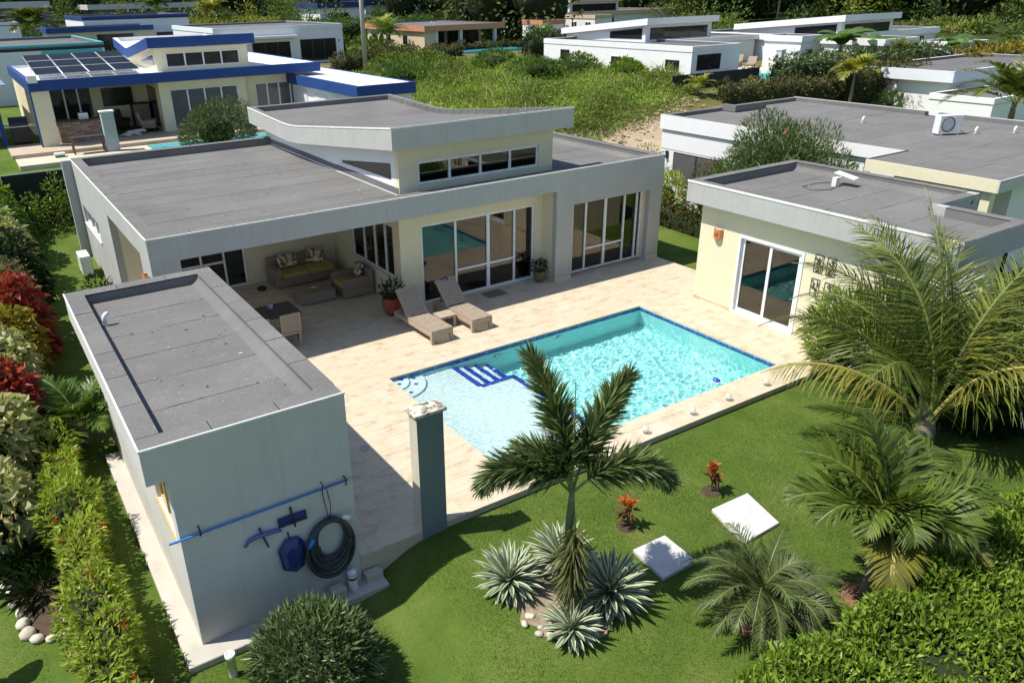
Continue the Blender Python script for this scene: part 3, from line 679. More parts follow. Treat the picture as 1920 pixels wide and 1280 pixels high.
# ------------------------------------------------------------------ main house
def main_house():
    h = thing('villa', 'grey and cream flat-roofed villa with raised curved roof behind the pool', 'house', None, (3.7, 8.8, 0))
    h.location = (0, 0, 0)
    XL, XR, YF, YB, ZT, ZF = -4.27, 11.65, 2.97, 14.73, 3.39, 2.82
    # walls
    boxo('pillar', M_GREY, h, XL, -3.65, YF, 4.1, -.6, ZF)
    wall_x(h, 8.4, YB-.2, -.6, ZF, XL, XL+.2, [(10.92, 13.9, 1.42, 2.0)], M_GREY)
    window_x(h, 10.93, 13.89, 1.43, 1.99, XL+.06, (.33, .66), glass=M_GLASSD, fw=.035); boxo('sill', M_EDGE, h, XL-.04, XL-.001, 10.85, 13.95, 1.36, 1.41)
    boxo('fin_wall', M_GREY, h, XL-.30, XL-.002, YB-.25, YB, -.5, ZT-.01)
    wall_y(h, XL, XR, -.6, ZF, YB-.2, YB, [], M_GREY)
    wall_x(h, YF+.2, YB-.2, -.6, ZF, XR-.2, XR, [], M_GREY)
    # patio: rear wall with sliding doors, side wall with window
    wall_y(h, XL+.2, 2.35, -.1, ZF, 8.4, 8.58, [(-3.3, -.62, 0, 2.2)], M_CREAM)
    window_y(h, -3.3, -.62, .01, 2.2, 8.45, (.27, .5, .76), glass=M_GLASSD, transoms={1: .85, 2: .85})
    wall_x(h, 3.85, 8.4, -.1, ZF, 2.35, 2.55, [(4.08, 6.95, .8, 2.36)], M_CREAM)
    window_x(h, 4.09, 6.94, .81, 2.35, 2.40, (.2, .44, .7), glass=M_GLASSD)
    # living room front and grey bedroom front
    wall_y(h, 2.35, 7.30, -.1, ZF, 3.65, 3.85, [(3.03, 7.0, .0, 2.35)], M_CREAM)
    window_y(h, 3.03, 7.0, .012, 2.35, 3.70, (.29, .575, .815), transoms={1: .80, 2: .80}, double=(1,), fw=.065)
    boxo('wall', M_CREAM, h, 7.302, 7.46, YF+.19, 3.85, -.1, ZF)
    wall_y(h, 7.30, XR, -.1, ZF, YF, YF+.188, [(7.94, 11.10, .0, 2.33)], M_GREY)
    wall_x(h, YF+.19, 3.4, 0, 2.33, 7.80, 7.94, [], M_CREAM, 'reveal'); wall_x(h, YF+.19, 3.4, 0, 2.33, 11.10, 11.24, [], M_CREAM, 'reveal')
    boxo('lintel', M_CREAM, h, 7.80, 11.24, YF+.19, 3.42, 2.331, 2.5)
    window_y(h, 7.94, 11.10, .012, 2.33, 3.30, (.08, .25, .505, .76, .93), transoms={2: .72, 3: .72}, double=(2,), fw=.06)
    for a, c in ((7.30, 7.935), (11.105, XR+.015)): boxo('skirting', M_TRAV, h, a, c, YF-.016, YF-.001, .001, .11)
    boxo('skirting', M_TRAV, h, 7.284, 7.299, YF-.016, 3.64, .001, .10); boxo('skirting', M_TRAV, h, XR+.001, XR+.015, YF-.016, 5.5, .001, .11)
    curtain(h, 8.8, 9.3, 3.44, .05, 2.3); curtain(h, 9.7, 10.25, 3.44, .05, 2.3); curtain(h, 5.55, 5.95, 4.1, .05, 2.3)
    # inside
    boxo('interior_floor', M_WOODF, h, 2.56, XR-.21, 3.86, 8.39, -.12, .004); boxo('interior_floor', M_WOODF, h, 7.47, XR-.21, 3.16, 3.855, -.12, .003)
    boxo('interior_wall', M_INT, h, 2.56, XR-.21, 8.4, 8.55, -.1, 2.85); boxo('interior_wall', M_INT, h, 7.2, 7.3, 3.86, 8.39, 0, 2.85); boxo('interior_wall', M_INT, h, -4.06, 2.34, 10.5, 10.6, -.1, 2.85)
    boxo('interior_floor', M_WOODF, h, -4.06, 2.34, 8.59, 10.49, -.12, .004)
    # fascia ring and ceiling
    wall_y(h, XL, XR, ZF, ZT, YF, YF+.25, [], M_GREY, 'fascia'); wall_x(h, YF+.25, YB-.2, ZF, ZT, XL, XL+.22, [], M_GREY, 'fascia')
    wall_x(h, YF+.25, YB-.2, ZF, ZT, XR-.22, XR, [], M_GREY, 'fascia'); wall_y(h, XL, XR, ZF, ZT, YB-.199, YB, [], M_GREY, 'fascia')
    boxo('ceiling', M_INTW, h, XL+.221, XR-.221, YF+.251, YB-.201, 2.86, 2.98)
    flat_roof(h, XL, XR, YF, YB, ZT+.012, sheet=1.02, pw=.32, ph=.26)
    # raised volume
    prof = lerp_prof([(3.5, 5.09), (7, 4.71), (11.0, 4.28), (15.3, 4.45)], 25, 2)
    swoosh(h, 2.2, 8.25, prof, .57, M_GREY, M_ROOF)
    zb = lambda y: float(np.interp(y, [p[0] for p in prof], [p[1] for p in prof]))-.565
    x0, x1, yf = 2.65, 7.95, 4.07
    wall_y(h, x0, x1, 3.1, zb(yf), yf, yf+.18, [(3.25, 7.43, 3.36, 4.03)], M_CREAM)
    window_y(h, 3.25, 7.43, 3.37, 4.02, yf+.04, (.25, .5, .75), glass=M_GLASSD, fw=.07)
    def side(xa, xb, hole, mat):
        b = MB(); 
        def piece(ya, yc, za, zc, top=True):
            k = 4; ys = np.linspace(ya, yc, k+1)
            b.prism([(ya, za), (yc, zc)]+[(float(y), zb(y)) for y in ys[::-1]], 'x', xa, xb)
        if hole:
            piece(yf+.18, 4.52, 3.1, 3.1); piece(7.95, 14.9, 3.1, 3.1)
            b.prism([(4.52, 3.1), (7.95, 3.1), (7.95, 3.42), (4.52, 3.46)], 'x', xa, xb); piece(4.52, 7.95, 4.03, 3.60)
        else: piece(yf+.18, 14.9, 3.1, 3.1)
        b.build('wall', mat, h)
    side(x0, x0+.18, True, M_WHITE); side(x1-.18, x1, False, M_CREAM)
    wall_y(h, x0+.181, x1-.181, 3.1, zb(14.9), 14.7, 14.88, [], M_CREAM)
    w = MB(); 
    for pts in ([(4.52, 3.46), (7.95, 3.42), (7.95, 3.47), (4.52, 3.52)], [(4.52, 3.98), (7.95, 3.55), (7.95, 3.60), (4.52, 4.03)], [(4.52, 3.52), (4.58, 3.52), (4.58, 3.97), (4.52, 3.98)], [(7.9, 3.47), (7.95, 3.47), (7.95, 3.55), (7.9, 3.556)]):
        w.prism(pts, 'x', x0+.03, x0+.09)
    wo = w.build('window', M_FRAME, h); MB().prism([(4.55, 3.5), (7.92, 3.45), (7.92, 3.57), (4.55, 4.0)], 'x', x0+.055, x0+.061).build('pane', M_GLASSD, wo)
    boxo('ceiling', M_INTW, h, x0+.19, x1-.19, 4.26, 14.6, 3.0, 3.06)
    # torch-on upstand flashing round the raised volume
    for i in range(10):
        a, c = 4.1+i*1.05, 4.1+(i+1)*1.05-.01; boxo('flashing', M_ROOF, h, x0-.012, x0-.001, a, min(c, 14.85), 3.195, 3.36+random.uniform(-.01, .015))
    # terracotta lamps belong to nobody else: see wall_lamp
main_house()

def storage():
    h = thing('pool_house', 'blue-grey pool house with flat felt roof and tools on its near wall', 'outbuilding')
    x0, xw, x1, y0, y1, zt, zo, zb = -6.19, -5.92, -3.33, -5.41, 1.6, 2.974, 2.443, -.46
    boxo('wall', M_GREYB, h, xw, x1, y0, y0+.2, zb, zo)
    wall_x(h, y0+.2, y1-.2, zb, zo, xw, xw+.18, [(-5.1, -3.9, 1.3, 2.25)], paint('sunlit_side_paint', (.60, .58, .52), dirt=.12))  # sunlight on the left wall is put into a paler wall colour
    window_x(h, -5.09, -3.91, 1.31, 2.24, xw+.05, (.5,), mat=M_DOORW, glass=M_GLASSD, fw=.05); boxo('sill', M_DOORW, h, xw-.03, xw-.001, -5.15, -3.85, 1.25, 1.295)
    boxo('wall', M_GREYB, h, x1-.18, x1, y0+.2, y1-.2, zb, zo); boxo('wall', M_GREYB, h, xw, x1, y1-.2, y1, zb, zo)
    boxo('fascia', M_GREYB, h, x0, x1, y0, y0+.2, zo, zt-.003); boxo('fascia', M_GREYB, h, x0, x1, y1-.2, y1, zo, zt-.003); boxo('fascia', M_GREYB, h, x0, x0+.2, y0+.2, y1-.2, zo, zt-.003); boxo('fascia', M_GREYB, h, x1-.2, x1, y0+.2, y1-.2, zo, zt-.003)
    boxo('soffit', M_GREYB, h, x0+.201, x1-.201, y0+.201, y1-.201, zo+.03, zo+.1)
    flat_roof(h, x0, x1, y0, y1, zt+.01, sheet=.98, ph=.20, pw=.33)
    s = boxo('slab', M_CONC, None, -6.21, -3.0, -5.76, 1.06, -.72, -.452); soften(s, .02); tag(s, 'pale concrete apron slab round the foot of the pool house', 'slab')
storage()

def casita():
    h = thing('guest_house', 'cream guest house with grey fascia and sliding door facing the pool', 'outbuilding')
    xc, zt, zf = 9.79, 3.4, 2.83
    wall_x(h, -7.2, -.36, -.3, zf, xc, xc+.2, [(-3.72, -1.71, 0.0, 2.2)], M_CREAM)
    wall_y(h, xc+.2, 13.7, -.3, zf, -.56, -.36, [], M_CREAM); wall_y(h, xc+.2, 12.0, -.3, zf, -7.2, -7.0, [], M_CREAM); wall_x(h, -5.2, -.56, -.3, zf, 13.5, 13.7, [], M_CREAM); wall_y(h, 12.0, 13.7, -.3, zf, -5.4, -5.2, [], M_CREAM); wall_x(h, -7.2, -5.4, -.3, zf, 11.8, 12.0, [], M_CREAM)
    # sliding door, two leaves in offset tracks
    b = MB(); f = .07; y0, y1, z1 = -3.715, -1.715, 2.195
    b.box(xc-.02, xc+.16, y0, y1, z1-f, z1); b.box(xc-.035, xc+.16, y0, y1, .003, .06); b.box(xc-.02, xc+.16, y0, y0+f, .06, z1-f); b.box(xc-.02, xc+.16, y1-f, y1, .06, z1-f)
    d = b.build('sliding_door', M_FRAME, h)
    for k, (a, c, xx) in enumerate(((y0+f, -2.68, xc+.02), (-2.78, y1-f, xc+.075))):
        q = MB(); r = .085; q.box(xx, xx+.045, a, c, .062, .062+r); q.box(xx, xx+.045, a, c, z1-f-r*.8, z1-f-.002); q.box(xx, xx+.045, a, a+r, .062+r, z1-f-r*.8); q.box(xx, xx+.045, c-r, c, .062+r, z1-f-r*.8)
        q.build('door_leaf', M_FRAME, d); boxo('pane', M_GLASS, d, xx+.02, xx+.026, a+.04, c-.04, .1, z1-.12)
    curtain(h, -3.65, -3.2, xc+.4, .03, 2.15, 'y', plain('ochre_curtain', (.30, .19, .10), .9))
    boxo('interior_floor', plain('red_brown_floor', (.32, .15, .08), .4), h, xc+.21, 13.49, -5.1, -.57, -.1, .004); boxo('interior_wall', M_INT, h, 12.6, 12.7, -5.1, -.57, 0, 2.85)
    boxo('skirting', M_TRAV, h, xc-.014, xc-.001, -1.705, -.36, .001, .09); boxo('skirting', M_TRAV, h, xc-.014, xc-.001, -5.6, -3.73, .001, .09)
    # roof
    X0 = 9.45
    boxo('fascia', M_GREY, h, X0, X0+.2, -7.4, -.05, zf, zt-.003); boxo('fascia', M_GREY, h, X0+.2, 14.0, -.25, -.05, zf, zt-.003); boxo('fascia', M_GREY, h, 13.8, 14.0, -5.43, -.25, zf, zt-.003); boxo('fascia', M_GREY, h, 12.18, 13.8, -5.43, -5.23, zf, zt-.003); boxo('fascia', M_GREY, h, 11.98, 12.18, -7.4, -5.43, zf, zt-.003); boxo('fascia', M_GREY, h, X0+.2, 11.98, -7.4, -7.2, zf, zt-.003)
    boxo('soffit', M_GREY, h, X0+.201, 11.97, -7.19, -.26, zf+.04, zf+.1); boxo('soffit', M_GREY, h, 12.0, 13.79, -5.2, -.26, zf+.04, zf+.1)
    flat_roof(h, X0, 14.0, -5.43, -.05, zt+.01, sheet=1.0, sides='LBR', pw=.26, ph=.24, trim=False)
    boxo('edge_trim', M_EDGE, h, X0-.014, X0+.012, -7.41, -.04, zt-.035, zt+.018)
    boxo('parapet', M_ROOF, h, 12.19, 13.735, -5.42, -5.17, zt-.25, zt+.004)
    flat_roof(h, X0, 12.18, -7.4, -5.435, zt+.01, sheet=1.0, sides='LRF', pw=.26, ph=.24, cant=False, trim=False)
casita()

def pool_pier():
    t = thing('garden_pier', 'tall dark teal pier with weathered cap at the terrace edge', 'pier')
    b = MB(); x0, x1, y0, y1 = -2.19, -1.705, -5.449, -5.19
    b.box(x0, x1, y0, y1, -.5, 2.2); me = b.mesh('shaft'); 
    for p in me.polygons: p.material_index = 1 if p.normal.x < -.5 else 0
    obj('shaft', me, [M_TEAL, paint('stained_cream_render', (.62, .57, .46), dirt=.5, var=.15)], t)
    m, nt, bs = newmat('lichen_cap'); n = noise(nt, 9, 8, .75); rp = ramp(nt, [(.40, (.06, .055, .05)), (.47, (.3, .27, .22)), (.54, (.62, .56, .46)), (.7, (.72, .67, .58))]); nt.links.new(n.outputs[0], rp.inputs[0]); nt.links.new(rp.outputs[0], bs.inputs['Base Color']); bs.inputs['Roughness'].default_value = .9
    soften(boxo('cap_stone', m, t, x0-.045, x1+.05, y0-.05, y1+.05, 2.201, 2.26), .01)
pool_pier()

# ------------------------------------------------------------------ terrace furniture
def lounger(x, y, rz, back, label):
    t = thing('sun_lounger', label, 'lounger', 'wicker loungers by the pool', (x, y, 0)); t.rotation_euler.z = rz; t.scale.z = 1.25
    W = .66; b = MB()      # local: foot end at y=0, head towards +y
    for sx in (-1, 1): b.box(sx*W/2-.05 if sx > 0 else -W/2, W/2 if sx > 0 else -W/2+.05, 0, 1.95, .17, .26)
    b.box(-W/2+.05, W/2-.05, 0, .05, .17, .26); b.box(-W/2+.05, W/2-.05, 1.9, 1.95, .17, .26); b.build('frame', M_WICK, t)
    for sx in (-1, 1):
        for yy in (.0, 1.87): boxo('leg', M_WICK, t, sx*W/2-(.09 if sx > 0 else 0), sx*W/2+(.09 if sx < 0 else 0), yy, yy+.08, 0, .17)
    n = 16
    for i in range(n):
        a = .015+i*1.2/n; boxo('slat', M_WICK, t, -W/2+.01, W/2-.01, a, a+1.2/n-.02, .262, .292+random.uniform(-.002, .002))
    th = R(back); m = 11; ln = .78
    bk = MB(); M = Matrix.Translation((0, 1.2, .275)) @ Matrix.Rotation(th, 4, 'X')
    for sx in (-1, 1): bk.obox(M @ Matrix.Translation((sx*(W/2-.035), ln/2, 0)), .03, ln/2, .022)
    bk.obox(M @ Matrix.Translation((0, ln-.02, 0)), W/2, .025, .026)
    bo = bk.build('backrest', M_WICK, t)
    for i in range(m): MB().obox(M @ Matrix.Translation((0, .03+(i+.5)*(ln-.06)/m, .012)), W/2-.01, (ln-.06)/m/2-.006, .014).build('slat', M_WICK, bo)
    MB().tube([(-.2, 1.75, .24), (-.2, 1.2+.5*math.cos(th), .275+.5*math.sin(th))], .014).tube([(.2, 1.75, .24), (.2, 1.2+.5*math.cos(th), .275+.5*math.sin(th))], .014).build('prop', M_RUST, t)
    return t
lounger(2.11, 1.06, R(2), 40, 'pale wicker sun lounger nearer the covered patio, beside the red pot')
l2 = lounger(3.38, 1.12, R(2), 38, 'pale wicker sun lounger in front of the glass doors with purple strap')
t = thing('side_table', 'small wicker side table between the two sun loungers', 'table', None, (2.75, 2.05, 0))
MB().box(-.24, .24, -.24, .24, .27, .33).build('top', M_WICK, t)
for a in (-1, 1):
    for c in (-1, 1): boxo('leg', M_WICK, t, a*.2-.04, a*.2+.04, c*.2-.04, c*.2+.04, 0, .27)
b = MB(); b.tube([(3.28+.1*math.cos(k*.5), 2.9+.06*math.sin(k*.9), .97+.03*math.sin(k*1.3)-.0) for k in range(16)], .016, 6); tag(b.build('swim_goggles', plain('purple_rubber', (.12, .03, .20), .4), None, True), 'purple swim goggle strap hung on a lounger back', 'goggles')

def cushion(c, s, rot, parent, name='cushion', mat=M_FLORAL):
    n = 10; V = []; F = []
    for sgn in (1, -1):
        for j in range(n+1):
            for i in range(n+1):
                u, v = i/n*2-1, j/n*2-1; e = max(0, (1-u**4)*(1-v**4)); k = 1-.10*(1-abs(u))*(abs(v) > .99)-.10*(1-abs(v))*(abs(u) > .99)
                V.append((u*s[0]*k, v*s[1]*k, sgn*s[2]*e**.5))
    q = (n+1)**2
    for k in range(2):
        for j in range(n):
            for i in range(n):
                a = k*q+j*(n+1)+i; f = (a, a+1, a+n+2, a+n+1); F.append(f if k == 0 else f[::-1])
    o = MB().add(V, F).build(name, mat, parent, True); o.location = c; o.rotation_euler = rot; return o
def wbox(nm, t, *b): return soften(boxo(nm, M_WICKD, t, *b), .02)
def seat_unit(name, label, cat, loc, w, d, arms, rz=0):
    t = thing(name, label, cat, None, loc); t.rotation_euler.z = rz
    wbox('base', t, 0, w, 0, d, .04, .30); wbox('backrest', t, 0, w, d-.16, d, .302, .78)
    for i, (a, c) in enumerate(arms): wbox('armrest', t, a, c, 0, d-.162, .302, .60)
    x0 = arms[0][1] if arms and arms[0][0] < .1 else 0; x1 = arms[-1][0] if arms and arms[-1][1] > w-.1 else w
    k = 2 if x1-x0 > 1 else 1
    for i in range(k): soften(boxo('seat_cushion', M_CUSH, t, x0+(x1-x0)*i/k+.01, x0+(x1-x0)*(i+1)/k-.01, .0, d-.17, .303, .44), .035, 3)
    return t
s = seat_unit('patio_sofa', 'brown wicker two-seat sofa with olive yellow cushions on the patio', 'sofa', (-.05, 7.35, 0), 1.95, .95, [(0, .2)])
c1 = cushion((.55, 8.0, .68), (.34, .22, .10), (R(68), 0, R(5)), None); c1.name = 'throw_cushion'; tag(c1, 'floral cushion at the doorway end of the patio sofa', 'cushion', 'floral cushions on the patio')
c2 = cushion((1.5, 8.0, .68), (.30, .24, .10), (R(65), R(10), R(-25)), None); c2.name = 'throw_cushion'; tag(c2, 'floral cushion at the corner end of the patio sofa', 'cushion', 'floral cushions on the patio')
a = seat_unit('patio_armchair', 'brown wicker armchair seen from its side at the patio window', 'armchair', (1.3, 6.5, 0), 1.0, .98, [(0, .16), (.84, 1.0)], R(-90))
a.location = (1.3, 6.35, 0)
c3 = cushion((2.02, 5.85, .70), (.25, .2, .10), (R(65), 0, R(-95)), None); c3.name = 'throw_cushion'; tag(c3, 'floral cushion on the patio armchair', 'cushion', 'floral cushions on the patio')
t = thing('coffee_table', 'low brown wicker coffee table in front of the patio sofa', 'table', None, (.05, 5.55, 0))
wbox('base', t, 0, 1.05, 0, .85, .03, .30); wbox('top', t, -.02, 1.07, -.02, .87, .301, .35)
tag(boxo('remote_control', M_WPLAST, None, .5, .68, 5.98, 6.03, .352, .37), 'small white remote on the wicker coffee table', 'remote')
t = thing('dining_table', 'dark-topped dining table half hidden behind the pool house roof', 'table', None, (-1.75, 3.9, 0))
soften(boxo('top', M_TABLE, t, -1.1, 1.0, -.5, .5, .71, .75), .01)
for a in (-1, .9):
    for c in (-.42, .42): boxo('leg', M_WICKD, t, a-.04, a+.04, c-.04, c+.04, 0, .71)
def chair(x, y, rz, label):
    t = thing('dining_chair', label, 'chair', 'wicker dining chairs', (x, y, 0)); t.rotation_euler.z = rz
    for a in (-.22, .22):
        for c in (-.22, .22): boxo('leg', M_WICK, t, a-.025, a+.025, c-.025, c+.025, 0, .40)
    soften(boxo('seat', M_WICK, t, -.26, .26, -.26, .26, .40, .46), .015)
    bk = boxo('back_frame', M_WICK, t, -.26, -.21, -.26, -.22, .46, .92); boxo('back_frame', M_WICK, t, .21, .26, -.26, -.22, .46, .92); boxo('back_rail', M_WICK, t, -.26, .26, -.265, -.215, .921, .96)
    for k in range(8): boxo('slat', M_WICK, t, -.209, .209, -.25, -.232, .48+k*.054, .48+k*.054+.044)
    for a in (-.26, .22): boxo('armrest', M_WICK, t, a, a+.04, -.21, .22, .64, .68); boxo('armrest', M_WICK, t, a, a+.04, .18, .22, .46, .638)
chair(-1.25, 3.15, 0, 'sunlit wicker dining chair just beyond the pool house roof')
chair(-2.05, 3.15, 0, 'wicker dining chair mostly hidden by the pool house roof')
t = thing('mug', 'pale blue mug on the dark dining table', 'mug', None, (-1.35, 4.05, .751))
mm = plain('pale_blue_ceramic', (.45, .52, .68), .2)
MB().lathe([(0, 0), (.05, 0), (.055, .13), (.048, .13), (.043, .01), (0, .01)], n=18).build('cup', mm, t, True); MB().tube([(-.052, 0, .11), (-.09, 0, .1), (-.095, 0, .05), (-.05, 0, .03)], .009, 6).build('handle', mm, t, True)

POTLEAF = leafmat('pot_plant_leaves', [(.015, .03, .012), (.03, .055, .02), (.05, .08, .03)], .15)
def potted(name, label, loc, pr, ph, mat, n, rad, L, W, prof=None, leaf=POTLEAF):
    t = thing(name, label, 'pot plant', None, loc)
    MB().lathe(prof or [(0, 0), (pr*.55, 0), (pr*.85, ph*.3), (pr, ph*.65), (pr*.88, ph*.93), (pr*.97, ph), (pr*.84, ph), (pr*.8, ph*.9), (0, ph*.88)], n=24).build('pot', mat, t, True)
    V, F = ball_leaves((0, 0, ph+rad*.75), (rad, rad, rad*.9), n, L, W, ph*.9, .3, .8, .6); obj('foliage', npmesh('foliage', V, F), leaf, t)
    b = MB()
    for k in range(6): a = k*1.05; b.tube([(0, 0, ph*.85), (rad*.3*math.cos(a), rad*.3*math.sin(a), ph+rad*.5), (rad*.6*math.cos(a), rad*.6*math.sin(a), ph+rad)], [.012, .01, .005], 5)
    b.build('stem', M_STEM, t)
potted('potted_plant', 'dark leafy plant in big red terracotta pot at the patio corner', (1.95, 3.55, 0), .29, .52, M_POTT, 200, .27, .17, .055)
potted('potted_plant', 'small leafy plant in patterned clay pot by the cream pillar', (6.95, 3.3, 0), .2, .36, plain('carved_clay', (.16, .12, .06), .7), 140, .2, .13, .055)
tag(soften(boxo('door_mat', plain('grey_brown_mat', (.20, .16, .13), .95), None, 4.87, 5.53, 2.98, 3.48, .003, .016), .004), 'small grey-brown door mat before the glass doors', 'mat')
tag(MB().lathe([(0, 0), (.13, 0), (.15, .06), (.1, .10), (.05, .12), (0, .12)], (-.45, 7.7, .003), 14).build('dog_bowl', M_BLACK, None, True), 'black bowl on the patio floor left of the sofa', 'bowl')

def wall_lamp(label, M, group):
    t = thing('wall_lamp', label, 'wall lamp', group); t.matrix_world = M       # local: wall plane x=0, lamp towards -x
    k = 9; V = []; F = []
    for zi, z in enumerate((-.13, .13)):
        for i in range(k):
            a = math.pi*i/(k-1); V.append((-.13*math.sin(a)-.002, .15*math.cos(a), z))
    for i in range(k-1): F.append((i, i+1, k+i+1, k+i))
    o = MB().add(V, F).build('shade', M_CLAY, t); s = o.modifiers.new('thickness', 'SOLIDIFY'); s.thickness = .015; s.offset = -1
    MB().tube([(-.002, 0, 0), (-.06, 0, 0)], .03, 8).build('lamp_holder', M_WPLAST, t)
    MB().box(-.148, -.134, -.05, .05, -.03, .05).build('relief_panel', plain('dark_clay', (.38, .12, .04), .8), t)
wall_lamp('orange clay half-round lamp on the guest house wall left of its door', Matrix.Translation((9.788, -1.02, 2.06)), 'clay wall lamps')
wall_lamp('orange clay half-round lamp on the left pillar of the villa', Matrix.Translation((-4.272, 3.5, 2.33)), 'clay wall lamps')

def wall_art(y, z, label):
    t = thing('metal_wall_art', label, 'wall art', 'metal wall panels', (9.78, y, z)); m = plain('weathered_iron', (.10, .08, .06), .6, .5)
    b = MB(); w, h, r = .115, .22, .009
    for a in (-w, w): b.tube([(0, a, -h), (0, a, h)], r, 6)
    for a in (-h, h): b.tube([(0, -w, a), (0, w, a)], r, 6)
    b.build('frame', m, t); f = MB(); ph = random.uniform(0, 6)
    f.tube([(-.004, -.05+.05*math.sin(k*.8+ph)*.6, -h+k*2*h/11) for k in range(12)], .007, 5)
    Vs = []; 
    P = np.stack([np.full(16, -.008), rng.uniform(-.07, .07, 16), rng.uniform(-.18, .18, 16)], 1); D = np.stack([np.zeros(16), rng.normal(size=16), rng.normal(size=16)], 1)
    V, F = leafarr(P, D, np.tile([-1., 0, 0], (16, 1)), .08, .05, .1); f.add(V.tolist(), F.tolist()); f.build('leaf_motif', m, t)
wall_art(-4.12, 2.02, 'upper iron flower panel nearest the sliding door'); wall_art(-4.46, 2.02, 'upper iron flower panel next to the palm leaves')
wall_art(-4.12, 1.41, 'lower iron flower panel nearest the sliding door'); wall_art(-4.49, 1.40, 'lower iron flower panel next to the palm leaves')
for i, (x, w) in enumerate(((6.89, 'nearest the guest house'), (5.64, 'second from the guest house'), (4.53, 'third from the guest house'), (3.17, 'nearest the feathery palm'))):
    t = thing('glass_globe', 'clear crackle glass globe on the pool edge, '+w, 'globe lamp', 'glass globes along the pool edge', (x, -5.19, .003))
    MB().lathe([(.0, 0), (.045, 0), (.045, .02), (.0, .02)], n=14).build('base', M_STEEL, t)
    MB().lathe([(.0, .0)]+[(.078*math.sin(k*math.pi/10), -.078*math.cos(k*math.pi/10)+.085) for k in range(1, 11)], (0, 0, .012), 18).build('globe', M_CRACK, t, True)

# ------------------------------------------------------------------ pool tools on the near wall
YW = -5.412
blue = plain('blue_anodised_pole', (.02, .18, .58), .3); dblue = plain('deep_blue_plastic', (.015, .03, .16), .35)
t = thing('telescopic_pole', 'long blue telescopic pole hung across the near wall of the pool house', 'pole', None, (0, YW, 0))
MB().tube([(-6.08, -.055, 1.50), (-3.45, -.055, 1.545)], .017, 8).build('outer_tube', blue, t, True); MB().tube([(-3.45, -.055, 1.545), (-3.24, -.055, 1.549)], .012, 8).build('inner_tube', M_STEEL, t, True)
for x in (-5.66, -3.47): MB().tube([(x, -.002, 1.60), (x, -.09, 1.59), (x, -.095, 1.50), (x, -.04, 1.46)], .012, 6).build('hook', M_BLACK, t)
t = thing('wall_brush', 'dark blue pool brush hung below the pole', 'brush', None, (-4.35, YW-.03, 1.22))
b = MB(); b.box(-.22, .22, -.03, .0, -.03, .05); b.build('brush_block', dblue, t); b = MB()
for k in range(24): b.box(-.215+k*.0185, -.215+k*.0185+.013, -.022, .01, -.11, -.031)
tag(b.build('bristles', dblue, t), kind='stuff'); MB().tube([(0, 0.02, .17), (0, -.04, .03), (0.02, -.05, -.14)], .018, 6).build('handle', M_BLACK, t)
t = thing('pool_vacuum', 'curved lilac-blue vacuum head hung on the near wall', 'vacuum head', None, (-4.82, YW-.04, 1.06))
MB().tube([(-.27, 0, -.06), (-.2, -.01, .03), (-.05, -.02, .06), (.1, -.02, .05), (.24, -.01, .03), (.28, 0, -.0)], [.022, .03, .034, .034, .03, .02], 8).build('curved_body', plain('lilac_blue_plastic', (.10, .12, .36), .35), t, True)
MB().tube([(-.02, .03, .16), (0, -.05, .03), (.05, -.05, -.16)], .02, 6).build('handle', dblue, t)
t = thing('leaf_net', 'dark blue leaf net hung on the near wall left of the hose', 'net', None, (-4.42, YW-.05, .6))
prof = [(-.16, -.24), (-.2, .12), (-.08, .27), (.12, .25), (.2, .1), (.14, -.3), (.02, -.35)]
MB().tube([(x, 0, z) for x, z in prof+prof[:1]], .016, 6).build('rim', dblue, t, True)
n = len(prof); MB().add([(x, 0, z) for x, z in prof]+[(x*.55, -.07, z*.6-.03) for x, z in prof], [(i, (i+1) % n, n+(i+1) % n, n+i) for i in range(n)]+[tuple(range(n, 2*n))]).build('net_bag', dblue, t)
MB().tube([(.14, .0, -.05), (.45, .02, -.12)], .018, 6).build('handle', dblue, t); MB().tube([(-.02, .03, .38), (-.02, .0, .26)], .012, 6).build('hook', M_BLACK, t)
t = thing('vacuum_hose', 'coiled dark ribbed pool hose hung from a hook on the near wall', 'hose', None, (-3.82, YW-.06, .64))
b = MB()
for k in range(5):
    a = .24+.035*k; c = .36+.04*k; ox = random.uniform(-.02, .02); b.tube([(ox+a*1.0*math.cos(q*math.pi/18), -.03*(k % 3)-.02, -.0-.045*k+c*math.sin(q*math.pi/18)) for q in range(37)], .034, 8)
b.build('coil', plain('dark_hose', (.03, .038, .05), .45), t, True); MB().tube([(.22, -.1, .36), (.32, -.1, .29)], .035, 8).build('cuff', M_WPLAST, t, True); MB().tube([(-.28, -.1, .15), (-.36, -.1, .02)], .032, 8).build('cuff', blue, t, True)
MB().tube([(-.02, .05, 1.0), (-.02, -.02, .98), (-.05, -.05, .85), (0, -.09, .35), (.06, -.05, .6), (.03, -.03, .9)], .008, 5).build('hanging_cord', M_BLACK, t)
t = thing('chlorine_bottle', 'white plastic bottle with dark band on the slab by the pool house', 'bottle', None, (-3.55, -5.56, -.451))
MB().lathe([(0, 0), (.07, 0), (.075, .02), (.075, .26), (.06, .29), (.06, .30)], n=18).build('body', M_WPLAST, t, True); MB().lathe([(.062, .295), (.075, .30), (.075, .37), (0, .375)], n=18).build('cap', M_WPLAST, t, True); MB().lathe([(.077, .22), (.077, .26)], n=18).build('band', M_BLACK, t, True)
tag(soften(boxo('stone_block', M_CONC, None, -3.95, -3.7, -5.7, -5.5, -.451, -.25), .04), 'rough grey block on the slab beside the white bottle', 'block')
t = thing('inspection_pipe', 'short white pipe standing in the grass near the round bush', 'pipe', None, (-5.69, -6.1, -.58))
